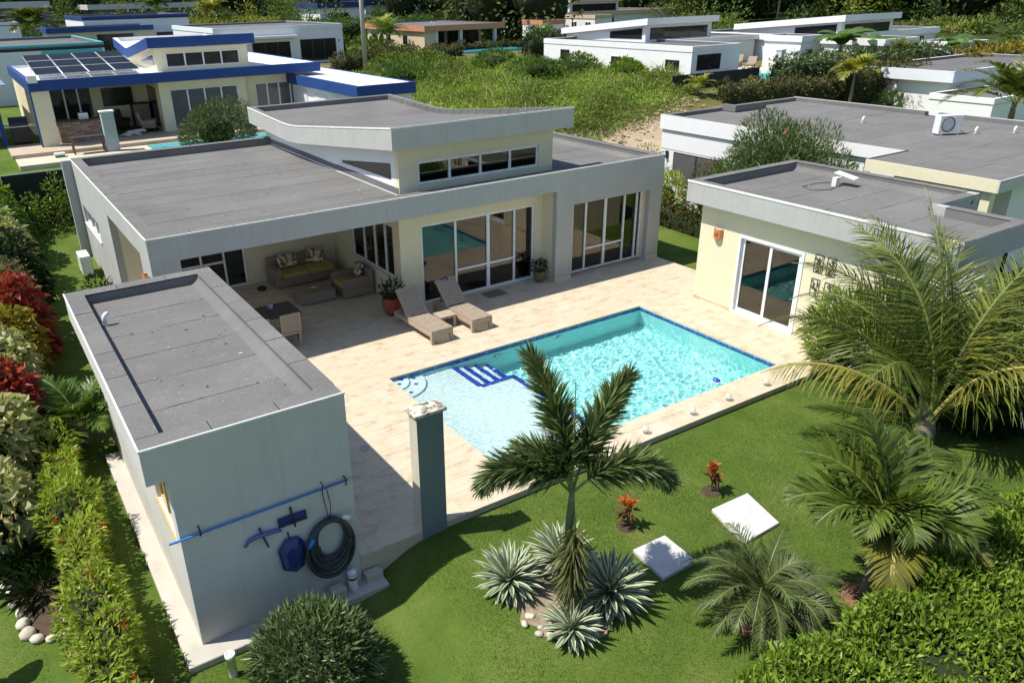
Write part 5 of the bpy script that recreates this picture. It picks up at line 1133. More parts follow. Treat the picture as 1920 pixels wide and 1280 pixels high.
# ------------------------------------------------------------------ palms
RT = np.array([.8503, -.5263, 0.]); FWD = np.array([.5263, .8503, 0.])     # garden axes used to spread fronds: across and away
def hdir(deg): a = R(deg); return RT*math.cos(a)+FWD*math.sin(a)
def frond_mesh(p0, az, el0, ln, droop, nl, ll, lw, rrad=.02, vee=.35, swept=55, sag=.35, plume=False, start=.12, prof=None, twist=0.0, gap=.0):
    """rachis plus leaflets; returns one mesh: slot 0 leaflets, slot 1 rachis"""
    h = hdir(az); k = 15; pts = [np.array(p0, float)]; el = R(el0); st = ln/k; Ts = []
    for i in range(k):
        s = i/k; e = el-R(droop)*(s**1.5); t = h*math.cos(e)+np.array([0, 0, math.sin(e)]); Ts.append(t); pts.append(pts[-1]+t*st)
    Ts.append(Ts[-1]); pts = np.array(pts); Ts = np.array(Ts)
    b = MB(); b.tube(pts.tolist(), [rrad*(1-.8*i/k)+.003 for i in range(k+1)], 5, 1)
    side = nrm(np.cross(h, [0, 0, 1.])); tw = rng.normal()*twist; q0 = np.cross(side, Ts[k//2]); side = nrm(side*math.cos(tw)+q0*math.sin(tw))
    V = []; F = []
    for i in range(nl):
        s = start+(1-start)*(i+.5)/nl; f = s*k; j = min(int(f), k-1); w = f-j; p = pts[j]*(1-w)+pts[j+1]*w; t = nrm(Ts[j]*(1-w)+Ts[j+1]*w); up = np.cross(side, t); up = up if up[2] > -.2 or True else -up
        pl = prof(s) if prof else math.sin(math.pi*min(1, .12+.93*s)**.9)**.6
        sides = (1, -1)
        for sg in sides:
            if gap and rng.random() < gap: continue
            a = R(swept*(1.12-.55*s)+rng.normal()*7); sg2 = sag*rng.uniform(.5, 1.6)
            if plume: ph = rng.uniform(0, 2*math.pi); out = side*math.cos(ph)+up*math.sin(ph)
            else: ph = vee+rng.normal()*.08; out = side*sg*math.cos(ph)+up*math.sin(ph)
            d = t*math.cos(a)+out*math.sin(a); L = ll*pl*rng.uniform(.88, 1.1); W = lw*(.6+.5*pl)
            nn = up if not plume else rdir(1)[0]
            sv = nrm(np.cross(d, nn)); q = len(V); c = p.copy(); dd = d.copy()
            for m in range(4):
                ww = W*(.45, .55, .38, .04)[m]; V.append(c-sv*ww); V.append(c+sv*ww)
                c = c+dd*L/3; dd = nrm(dd+np.array([0, 0, -sg2*(.5+m*.35)])) 
            for m in range(3): F.append((q+2*m, q+2*m+1, q+2*m+3, q+2*m+2))
    b.add(V, F, 0); return b.mesh('frond')
L_COCO = leafmat('coconut_leaflets', [(.035, .06, .012), (.07, .105, .018), (.125, .165, .03), (.24, .25, .05)], .22, .3)
L_COCOY = leafmat('yellowing_coconut_leaflets', [(.13, .155, .03), (.22, .22, .045), (.36, .31, .08)], .28, .4)
L_FOX = leafmat('foxtail_leaflets', [(.045, .08, .028), (.08, .125, .042), (.13, .18, .065), (.26, .28, .12)], .22, .3)
L_FOXD = leafmat('old_foxtail_leaflets', [(.06, .08, .026), (.10, .115, .036), (.16, .15, .055)], .15, .5)
L_MAN = leafmat('manila_leaflets', [(.045, .078, .013), (.085, .13, .02), (.15, .19, .035)], .25, .45)
L_MANY = leafmat('yellowing_manila_leaflets', [(.14, .15, .03), (.24, .21, .04), (.09, .12, .03)], .3, .35)
L_PYG = leafmat('date_palm_leaflets', [(.06, .09, .03), (.095, .13, .042), (.145, .175, .06)], .2, .4)
L_ARECA = leafmat('areca_leaflets', [(.05, .11, .02), (.08, .15, .03), (.14, .2, .04)], .3, .35)
L_YPALM = leafmat('golden_palm_leaflets', [(.18, .22, .03), (.28, .30, .05), (.36, .34, .07)], .35, .4)
M_RACH = plain('green_rachis', (.16, .19, .05), .5); M_RACHY = plain('yellow_rachis', (.42, .36, .10), .5)
def palm(name, label, base, trunk, fronds, leaf, rach, cat='palm', group=None, shaft=None):
    t = thing(name, label, cat, group, base); b = MB(); n = len(trunk); b.tube([p for p, _ in trunk], [r for _, r in trunk], 12); o = b.build('trunk', M_BARK, t, True)
    if shaft: MB().tube([p for p, _ in shaft], [r for _, r in shaft], 12).build('crownshaft', plain('green_crownshaft', (.11, .14, .06), .5), t, True)
    for f in fronds:
        m = f.pop('mat', leaf); rc = f.pop('rach', rach); obj('frond', frond_mesh(**f), [m, rc], t)
    return t
def coconut():
    bx, by = 7.45, -8.45; z = T(bx, by); fr = []
    A = [(173, 46, 3.35, 78, 1), (152, 66, 3.9, 112, 0), (138, 76, 4.2, 95, 0), (112, 82, 4.3, 62, 0), (124, 62, 4.0, 112, 0), (90, 85, 4.3, 48, 0), (66, 76, 4.4, 78, 0), (45, 64, 4.3, 96, 0), (28, 76, 4.4, 98, 1), (10, 55, 4.4, 100, 1), (-8, 66, 4.3, 112, 0), (-28, 42, 4.2, 95, 1), (-50, 55, 3.6, 125, 0), (205, 78, 3.0, 120, 0), (78, 60, 4.1, 108, 0), (102, 72, 4.1, 90, 0), (18, 82, 4.2, 70, 0), (-2, 40, 4.0, 75, 0), (50, 45, 3.8, 95, 0), (115, 48, 3.6, 100, 0), (70, 48, 3.9, 92, 0), (-18, 76, 4.2, 104, 0), (-58, 70, 3.5, 122, 1), (96, 64, 4.0, 84, 0), (36, 58, 4.1, 88, 1), (5, 72, 4.2, 92, 0), (130, 84, 4.1, 76, 0)]
    for i, (az, el, ln, dr, y) in enumerate(A):
        fr.append(dict(p0=(rng.normal()*.05, rng.normal()*.05, (.45 if i == 0 else .5+rng.uniform(-.1, .2))), az=az+(rng.normal()*3 if i else 0), el0=el, ln=ln*(1.1 if i else 1.12), droop=dr, nl=88, ll=1.05*rng.uniform(.9, 1.1), lw=.023, rrad=.034, vee=.10 if i else -.35, swept=68, sag=.26 if i else .5, start=.2, twist=.6 if i else 0, gap=.06, mat=L_COCOY if y else L_COCO, rach=M_RACHY if y else M_RACH))
    palm('coconut_palm', 'large coconut palm with long drooping fronds in front of the guest house', (bx, by, z), [((0, 0, -.1), .24), ((0, 0, .25), .2), ((.02, 0, .4), .18), ((.03, .02, .6), .15), ((.03, .02, .8), .06)], fr, L_COCO, M_RACH)
coconut()
def foxtail():
    bx, by = -1.09, -7.92; z = T(bx, by); fr = []; zc = 1.8-z
    pr = lambda s: .55+.45*math.sin(math.pi*min(1, s*.9+.1))
    A = [(126, 80, 2.1, 48, L_FOX), (44, 66, 1.9, 46, L_FOX), (176, 50, 1.55, 128, L_FOX), (0, 48, 1.6, 112, L_FOX), (158, 74, 1.3, 155, L_FOX)]
    for az, el, ln, dr, m in A: fr.append(dict(p0=(0, 0, zc), az=az, el0=el, ln=ln, droop=dr, nl=310, ll=.42, lw=.034, rrad=.022, plume=True, swept=60, sag=.1, start=.2, prof=pr, mat=m))
    fr.append(dict(p0=(0.0, -.1, zc-.3), az=-100, el0=-58, ln=1.45, droop=55, nl=260, ll=.42, lw=.028, rrad=.022, plume=True, swept=58, sag=.15, start=.12, prof=pr, mat=L_FOXD))
    fr.append(dict(p0=(0, 0, zc), az=90, el0=89, ln=1.75, droop=3, nl=10, ll=.1, lw=.012, rrad=.018, swept=8, sag=0.0, start=.3))
    palm('foxtail_palm', 'feathery foxtail palm rising from the agave bed by the pool', (bx, by, z), [((0, 0, -.1), .15), ((0, 0, .2), .155), ((.0, 0, .6), .10), ((.0, .0, zc-.75), .075)], fr, L_FOX, M_RACH, shaft=[((0, 0, zc-.76), .075), ((0, 0, zc-.5), .075), ((0, 0, zc-.15), .05), ((0, 0, zc+.1), .03)])
foxtail()
def manila():
    bx, by = 2.75, -10.35; z = T(bx, by); fr = []
    A = [(172, 40, 1.65, 85), (150, 60, 1.7, 80), (125, 66, 1.75, 80), (98, 74, 1.8, 70), (72, 62, 1.75, 85), (42, 54, 1.8, 88), (15, 38, 1.85, 70), (-8, 48, 1.75, 95), (195, 52, 1.5, 115), (104, 50, 1.6, 90), (-45, 55, 1.4, 130), (-70, 62, 1.35, 140), (225, 66, 1.4, 140), (60, 40, 1.6, 70), (-100, 70, 1.3, 150)]
    for az, el, ln, dr in A: fr.append(dict(p0=(0, 0, 1.35), az=az, el0=el, ln=ln, droop=dr, nl=46, ll=.6, lw=.046, rrad=.026, vee=.45, twist=.5, swept=60, sag=.28, start=.18))
    for az in (-112, 246): fr.append(dict(p0=(0, 0, 1.25), az=az, el0=32, ln=1.45, droop=125, nl=30, ll=.55, lw=.055, rrad=.03, vee=.3, swept=60, sag=.35, start=.2, mat=L_MANY, rach=M_RACHY))
    fr.append(dict(p0=(0, 0, 1.25), az=-40, el0=30, ln=1.5, droop=90, nl=30, ll=.5, lw=.05, rrad=.03, vee=.3, swept=60, sag=.35, start=.2, mat=L_MANY, rach=M_RACHY))
    palm('manila_palm', 'glossy broad-leaved palm with some yellow fronds behind the corner hedge', (bx, by, z), [((-.12, -.02, -.1), .11), ((-.1, 0, .4), .085), ((-.03, 0, .9), .08), ((0, 0, 1.4), .05)], fr, L_MAN, M_RACH)
manila()
def pygmy():
    bx, by = .95, -9.75; z = T(bx, by); fr = []
    for i in range(40):
        az = i*137.5; e = 80-62*(i/40)**.8; fr.append(dict(p0=(0, 0, .42), az=az, el0=e, ln=rng.uniform(1.1, 1.4), droop=rng.uniform(90, 135), nl=58, ll=.27, lw=.0125, rrad=.010, vee=.25, twist=.4, swept=58, sag=.22, start=.14))
    palm('pygmy_date_palm', 'low fine-leaved date palm beside the white tank covers', (bx, by, z), [((0, 0, -.1), .14), ((0, 0, .2), .12), ((0, 0, .45), .09)], fr, L_PYG, M_RACH)
pygmy()
def small_palm(name, label, x, y, h, ln, leaf, n, az0=0, group=None, lw=.05, ll=.5, nl=26, rach=M_RACH, trunk_r=.07, e0=75, e1=20):
    z = T(x, y); fr = []
    for i in range(n): fr.append(dict(p0=(0, 0, h), az=az0+i*137.5, el0=e0-(e0-e1)*i/n, ln=ln*rng.uniform(.85, 1.1), droop=rng.uniform(70, 105), nl=nl, ll=ll, lw=lw, rrad=.02, vee=.3, swept=60, sag=.25, start=.2))
    palm(name, label, (x, y, z), [((0, 0, -.1), trunk_r*1.2), ((0, 0, h*.5), trunk_r), ((0, 0, h+.05), trunk_r*.6)], fr, leaf, rach, group=group)
small_palm('areca_palm', 'young areca palm in the shade along the left wall of the pool house', -6.45, 1.9, .5, 1.7, L_ARECA, 16, 20, None, .04, .45, 34)
small_palm('garden_palm', 'small golden palm with pale trunk behind the large grey roof', 43.6, 17.2, 2.4, 1.9, L_YPALM, 13, 10, None, .10, .8, 20, M_RACHY, .1)
small_palm('garden_palm', 'shaggy coconut palm at the far right edge behind the guest house', 36.9, 4.3, 2.9, 3.4, L_COCO, 16, 40, None, .07, 1.0, 44, M_RACHY, .18)
small_palm('garden_palm', 'drooping coconut palm at the top left before the distant white house', .1, 66, 3.7, 2.9, L_COCO, 16, 0, None, .12, 1.1, 26, M_RACH, .2)
small_palm('garden_palm', 'golden palm at the top behind the white glazed house', 24, 96, 3.6, 3.0, L_YPALM, 14, 60, None, .14, 1.2, 20, M_RACHY, .2)
small_palm('garden_palm', 'green palm next to the golden one at the top', 17.5, 98, 4.4, 3.0, L_ARECA, 13, 30, None, .14, 1.1, 20, M_RACH, .2)
small_palm('garden_palm', 'pale green palm beside the terracotta-trimmed house', 30.8, 59.5, 2.0, 2.7, L_ARECA, 12, 15, None, .09, .8, 22, M_RACH, .14)
small_palm('garden_palm', 'young yellow-green palm before the shade-cloth fence', 35.2, 22.9, .5, 1.3, L_YPALM, 10, 0, None, .08, .5, 16, M_RACHY, .07)
small_palm('garden_palm', 'low yellow-green palm on the far terrace edge', 39.0, 21.5, .4, 1.2, L_YPALM, 10, 70, None, .08, .5, 16, M_RACHY, .07)
small_palm('garden_palm', 'feathery palm just left of the terracotta fascia house', 33.5, 66, 2.2, 2.6, L_YPALM, 11, 40, None, .10, .8, 20, M_RACHY, .14)

# ------------------------------------------------------------------ agaves, bromeliads
M_AGC = plain('agave_green', (.11, .175, .10), .5, 0, .25); M_AGM = plain('agave_cream_margin', (.52, .53, .34), .55, 0, .25)
def agave(x, y, r, n, label, tilt=0):
    z = T(x, y)+.12; t = thing('agave', label, 'agave', 'variegated agaves round the palm', (x, y, z)); V = []; F = []; MI = []
    for i in range(n):
        a = i*2.39996+rng.normal()*.06; s = i/n; el = R(86-92*s**.72); L = r*(.78+.3*math.sin(math.pi*min(1, s+.15)))*rng.uniform(.92, 1.06); w = .046*(r/.6)**.7*(1.0 if s > .1 else .7)
        h = np.array([math.cos(a), math.sin(a), 0]); sd = np.array([-math.sin(a), math.cos(a), 0]); q = len(V); c = np.zeros(3); k = 5; e = el
        for m in range(k+1):
            u = m/k; ww = w*(.62+.75*u)*(1-u**3.2) if m < k else .002; d = h*math.cos(e)+np.array([0, 0, math.sin(e)]); up = np.cross(d, sd)*-1
            up = up if up[2] > 0 else -up
            for o, lift in ((-1, .33), (-.52, .1), (0, 0), (.52, .1), (1, .33)): V.append(c+sd*o*ww+up*lift*ww)
            c = c+d*L/k; e -= R(5)
        for m in range(k):
            for o in range(4): F.append((q+m*5+o, q+m*5+o+1, q+m*5+o+6, q+m*5+o+5)); MI.append(1 if o in (0, 3) else 0)
    obj('leaves', npmesh('leaves', V, F, False, MI), [M_AGC, M_AGM], t); MB().lathe([(0, -.15), (.07, -.15), (.09, 0), (.05, .08), (0, .1)], n=10).build('core', M_AGC, t, True)
agave(-1.66, -7.22, .62, 82, 'large variegated agave on the pool-house side of the palm'); agave(-.68, -7.25, .62, 75, 'variegated agave half hidden behind the palm trunk'); agave(-.58, -8.28, .70, 90, 'largest variegated agave on the white-cover side of the palm'); agave(-1.5, -8.52, .50, 66, 'smallest variegated agave nearest the front of the bed')
def bed_and_stones():
    n = 26; c = (-1.12, -7.9); poly = [(c[0]+(.76+.07*math.sin(3*k))*math.cos(6.283*k/n), c[1]+(.82+.07*math.cos(5*k))*math.sin(6.283*k/n)) for k in range(n)]
    V = [(c[0], c[1], T(*c)+.05)]; F = []
    for k, (x, y) in enumerate(poly): V += [((x+c[0])/2, (y+c[1])/2, T((x+c[0])/2, (y+c[1])/2)+.05), (x, y, T(x, y)+.015), (x, y, T(x, y)-.1)]
    for k in range(n):
        q, r2 = 1+3*k, 1+3*((k+1) % n); F += [(0, q, r2), (q, q+1, r2+1, r2), (q+1, q+2, r2+2, r2+1)]
    o = MB().add(V, F).build('planting_bed', paint('pale_gravel_soil', (.30, .24, .16), var=.5, scale=9, bmp=1)); tag(o, kind='structure')
    def rock(x, y, z, s, mat, parent):
        V = []; F = []; n1, n2 = 9, 5; lp = Lumpy(8, .35, 3)
        for j in range(n2+1):
            for i in range(n1): th = math.pi*j/n2; p = 6.283*i/n1; V.append((math.sin(th)*math.cos(p), math.sin(th)*math.sin(p), math.cos(th)))
        V = np.array(V); V = V*lp(V)[:, None]*np.array([s, s*rng.uniform(.7, 1), s*.62])
        for j in range(n2):
            for i in range(n1): F.append((j*n1+i, (j+1)*n1+i, (j+1)*n1+(i+1) % n1, j*n1+(i+1) % n1))
        r = obj('stone', npmesh('stone', V, F, True), mat, parent, (x, y, z)); r.rotation_euler.z = rng.uniform(0, 6); return r
    st = [M_STONE, paint('reddish_stone', (.46, .28, .19), var=.25, scale=4), paint('cream_stone', (.62, .56, .44), var=.2, scale=4)]
    for k in range(46):
        a = rng.uniform(3.0, 6.6); r = rng.uniform(.55, .84); xx, yy = c[0]+r*math.cos(a), c[1]+r*math.sin(a); rock(xx, yy, T(xx, yy)+.03, rng.uniform(.03, .075), st[k % 3], o)
    b = thing('stone_edging', 'curved row of white stones edging the bed at the far left', 'edging', None, (-8.1, -3, T(-8.1, -3)))
    pts = [(-8.35, -1.6), (-8.33, -1.9), (-8.3, -2.2), (-8.25, -2.48), (-8.22, -2.75), (-8.17, -3.05), (-8.15, -3.32), (-8.1, -3.6), (-7.98, -3.8), (-7.82, -3.9), (-7.66, -3.92)]
    for k, (x, y) in enumerate(pts): rock(x+8.1, y+3, .04, rng.uniform(.075, .11), st[2] if k != 7 else st[0], b)
    o = MB().prism([(-8.4, 1), (-8.35, -2), (-8.1, -3.6), (-7.7, -3.9), (-7.1, -3.8), (-6.9, 1)], 'z', -.75, -.555).build('soil_bed', M_SOIL); tag(o, kind='structure')
    for k, (x, y, r) in enumerate(((.95, -9.75, .42), (2.65, -10.35, .34))):
        o = MB().lathe([(0, .05), (r*.7, .045), (r, .0), (r, -.1)], (x, y, T(x, y)), 18).build('mulch_ring', paint('red_brown_mulch', (.22, .12, .07), var=.5, scale=14, bmp=1)); tag(o, kind='structure')
        P = np.stack([x+rng.normal(size=160)*r*.5, y+rng.normal(size=160)*r*.5, np.full(160, T(x, y)+.055)], 1); V, F = leafarr(P, rdir(160)*np.array([1, 1, .2]), rdir(160)+np.array([0, 0, 1.5]), .14, .02)
        l = obj('dry_litter', npmesh('dry_litter', V, F), leafmat('dry_palm_litter', [(.25, .14, .08), (.36, .24, .14), (.16, .08, .05)], .1)); tag(l, 'dry brown leaf litter under the '+('fine-leaved' if k == 0 else 'glossy')+' palm', 'leaf litter', kind='stuff')
bed_and_stones()
L_CRO = leafmat('orange_cordyline', [(.55, .10, .03), (.62, .22, .05), (.45, .06, .05), (.60, .35, .10)], .3, .35)
def cordyline(x, y, label):
    z = T(x, y); t = thing('cordyline', label, 'cordyline', 'red cordylines in the lawn', (x, y, z)); MB().tube([(0, 0, -.05), (.02, 0, .2), (0, .02, .4)], [.018, .015, .012], 6).tube([(.05, 0, -.05), (.08, .02, .3)], [.014, .01], 6).build('stem', M_STEM, t)
    for nm, m, k, zz, e in (('leaves', L_CRO, 26, .40, 55), ('lower_leaves', leafmat('dark_red_leaves', [(.16, .03, .03), (.10, .06, .02)], .2), 12, .28, 10)):
        a = rng.uniform(0, 6.28, k); el = R(e)+rng.normal(size=k)*.35; D = np.stack([np.cos(a)*np.cos(el), np.sin(a)*np.cos(el), np.sin(el)], 1); P = np.tile([0, .01, zz], (k, 1))+rng.normal(size=(k, 3))*.03
        V, F = leafarr(P, D, D*.3+np.array([0, 0, 1.]), .24*rng.uniform(.8, 1.2, k), .085, .3, .15); obj(nm, npmesh(nm, V, F), m, t)
    MB().lathe([(0, .012), (.16, .01), (.2, -.01)], n=12).build('soil_patch', M_SOIL, t)
cordyline(2.85, -7.2, 'orange-red cordyline in the lawn farther from the feathery palm'); cordyline(.88, -7.1, 'red cordyline in the lawn next to the feathery palm')

# ------------------------------------------------------------------ hedges and shrubs near the house
L_HEDGE = leafmat('bright_hedge_leaves', [(.075, .14, .015), (.135, .22, .024), (.21, .305, .036), (.31, .385, .065)], .3, .35)
L_IXORA = leafmat('ixora_leaves', [(.15, .23, .025), (.24, .35, .04), (.33, .43, .055), (.43, .47, .10), (.28, .24, .08)], .4, .35)
L_OLE = leafmat('oleander_leaves', [(.04, .07, .024), (.07, .115, .038), (.12, .17, .065), (.19, .23, .11)], .2, .4)
L_BRIGHT = leafmat('fresh_green_leaves', [(.05, .10, .02), (.08, .16, .03), (.13, .22, .04)], .3, .4)
L_DARK = leafmat('dark_glossy_leaves', [(.012, .028, .010), (.022, .045, .014), (.04, .07, .02)], .15, .3)
L_RED = leafmat('copperleaf_red', [(.22, .025, .025), (.46, .05, .04), (.12, .02, .03), (.55, .13, .09), (.10, .08, .04)], .3, .4)
L_CRM = leafmat('cream_variegated_leaves', [(.12, .19, .055), (.48, .47, .26), (.20, .28, .08), (.62, .59, .40), (.55, .38, .22)], .3, .4)
L_YEL = leafmat('yellow_croton_leaves', [(.30, .24, .03), (.14, .14, .02), (.42, .30, .05), (.08, .10, .02)], .3, .4)
L_PINK = leafmat('bronze_pink_leaves', [(.10, .12, .05), (.30, .15, .12), (.07, .10, .03), (.40, .34, .22)], .3, .4)
L_MIX = leafmat('autumn_hedge_leaves', [(.05, .07, .018), (.09, .10, .025), (.16, .10, .04), (.08, .12, .03)], .25, .45)
M_FRED = leafmat('red_flower', [(.55, .02, .015), (.65, .05, .02)], .2); M_FWHT = leafmat('white_flower', [(.75, .74, .70), (.8, .78, .75)], .2); M_FPNK = leafmat('coral_flower', [(.65, .12, .08), (.7, .2, .15)], .2)
hedge('corner_hedge', 'dense bright green hedge filling the lower right corner', (-1.1, -12.3), (8.2, -12.3), 2.75, -.4, 1.32, 62000, .115, .052, L_HEDGE, wob=.15)
hedge('ixora_hedge', 'narrow sunlit hedge with red blossoms along the left path', (-7.22, -8.2), (-7.1, .9), .62, -.57, 1.0, 10500, .14, .052, L_IXORA, flowers=(M_FRED, 30, .07), wob=.2)
bush('round_shrub', 'clipped round dark shrub at the near end of the pool house', 'shrub', (-4.75, -6.98, -.1), (.80, .78, .68), 6500, .19, .036, leafmat('round_shrub_leaves', [(.05, .085, .03), (.09, .14, .045), (.15, .21, .08), (.25, .30, .15)], .2, .35), lump=.2, core=.78, shell=.36, up=.4)
bush('cane_shrub', 'bushy green cane plant at the guest house corner behind the coconut palm', 'shrub', (9.2, -5.65, .72), (.85, .8, .95), 3000, .34, .035, L_HEDGE, lump=.2, core=.7, up=.5)
bush('dark_shrub', 'dark leafy shrub behind the coconut palm trunk', 'shrub', (9.4, -8.6, .7), (1.3, 1.2, 1.1), 3000, .24, .07, L_DARK, core=.75)
bush('dark_shrub', 'dark shrub under the coconut fronds at the right edge', 'shrub', (11.5, -9.6, .9), (1.8, 1.4, 1.3), 3600, .24, .07, L_DARK, core=.78)
LEFT = [((-8.2, -1.0, .1), (.6, .75, .75), L_CRM, 'cream and green variegated shrub nearest the white stone edging'), ((-7.95, .9, .35), (.6, .75, 1.0), L_CRM, 'cream variegated shrub behind the first one'), ((-7.75, 2.3, .55), (.6, .75, 1.15), L_RED, 'deep red copperleaf shrub at the left edge'),
        ((-7.55, 3.9, .55), (.6, .8, 1.15), L_CRM, 'cream shrub between the two red ones'), ((-7.35, 5.5, .5), (.55, .8, 1.1), L_YEL, 'yellow croton shrub on the left border'), ((-6.95, 6.7, .7), (.5, .6, 1.25), L_RED, 'scarlet copperleaf shrub beside the side lawn'),
        ((-7.1, 8.4, .65), (.65, 1.0, 1.2), L_PINK, 'bronze pink shrub on the left border'), ((-6.85, 10.6, .7), (.65, 1.1, 1.25), L_DARK, 'dark green shrub farther along the left border'), ((-6.8, 12.8, .8), (.7, 1.1, 1.3), L_CRM, 'pale shrub near the far end of the side lawn'), ((-6.7, 15.0, .95), (.8, 1.1, 1.35), L_BRIGHT, 'fresh green shrub at the far end of the side lawn'), ((-6.9, 17.0, 1.1), (.8, 1.0, 1.5), L_HEDGE, 'bright green shrub against the dark rear fence')]
for c, r, m, lab in LEFT: bush('border_shrub', lab, 'shrub', c, r, 1150, .27, .16, m, 'colourful shrubs of the left border', lump=.4, core=.7, droop=.3, up=.2)
for x, y, lab in ((-8.05, -2.0, 'dark strappy plant beside the white stone edging'), (-7.8, -2.75, 'smaller dark strappy plant near the bare soil')): bush('strappy_plant', lab, 'plant', (x, y, -.32), (.36, .36, .28), 260, .34, .03, L_DARK, 'strappy plants in the left bed', core=0, shell=.9, up=.6, droop=.35)
for i, (x, y, s, lab) in enumerate(((-5.6, 17.3, .75, 'leafy sapling in the shade of the rear fence'), (-4.75, 17.35, 1.0, 'taller leafy sapling next to the fin wall'), (-6.2, 17.2, .6, 'small sapling beside the bright green shrub'))):
    bush('fence_sapling', lab, 'sapling', (x, y, T(x, y)+s), (.42, .4, s), 420, .16, .06, L_HEDGE, 'saplings along the rear fence', core=0, shell=.9)
bush('small_plant', 'small leafy plant below the air conditioner', 'plant', (-4.75, 10.4, .15), (.4, .4, .35), 140, .22, .07, L_DARK, core=0, shell=.9)
bush('small_plant', 'small leafy plant by the pool house end of the side lawn', 'plant', (-4.95, 9.4, .1), (.45, .4, .3), 140, .22, .06, L_OLE, core=0, shell=.9)
bush('oleander', 'tall oleander with red and white blossoms before the white neighbour house', 'oleander', (16.7, 2.6, 1.95), (2.0, 2.0, 2.05), 17000, .25, .04, leafmat('oleander_leaves_light', [(.05, .085, .03), (.085, .135, .045), (.14, .20, .075), (.22, .27, .12)], .25, .4), None, .3, .38, (M_FPNK, 14, .09), up=.6, blobs=[((0, 0, 0), .85), ((.45, -.35, .1), .6), ((-.5, .3, -.25), .6), ((.1, .2, .45), .55)])
o = bush('oleander', 'smaller bronze oleander against the white wall', 'oleander', (16.3, 4.9, .8), (1.2, 1.1, 1.5), 2600, .22, .035, L_MIX, None, .35, .4, (M_FPNK, 5, .08), up=.6)
bush('wall_shrub', 'yellow-green shrub in front of the white wall beside the villa', 'shrub', (15.9, 6.9, .55), (.8, .9, 1.05), 1500, .17, .07, L_IXORA, None, .35, .45, up=.4); bush('wall_shrub', 'green climbing shrub nearest the villa corner', 'shrub', (16.3, 8.6, .7), (.85, .9, 1.3), 1500, .15, .06, L_HEDGE, None, .35, .3, up=.4)
hedge('low_hedge', 'low mixed hedge at the edge of the right-hand lawn', (15.2, 3.6), (15.6, 9.6), .7, -.2, .75, 2600, .15, .07, L_MIX)
bush('white_oleander', 'white-flowering oleander spilling behind the guest house roof', 'oleander', (17.0, .6, 1.1), (1.0, 1.6, 1.5), 4200, .2, .04, L_OLE, None, .3, .4, (M_FWHT, 110, .10), up=.4)
bush('oleander', 'round oleander with red blossoms beside the neighbouring pool', 'oleander', (2.9, 22.6, 2.6), (1.7, 1.3, 1.25), 6500, .22, .045, L_OLE, None, .3, .5, (M_FPNK, 10, .09), up=.5)

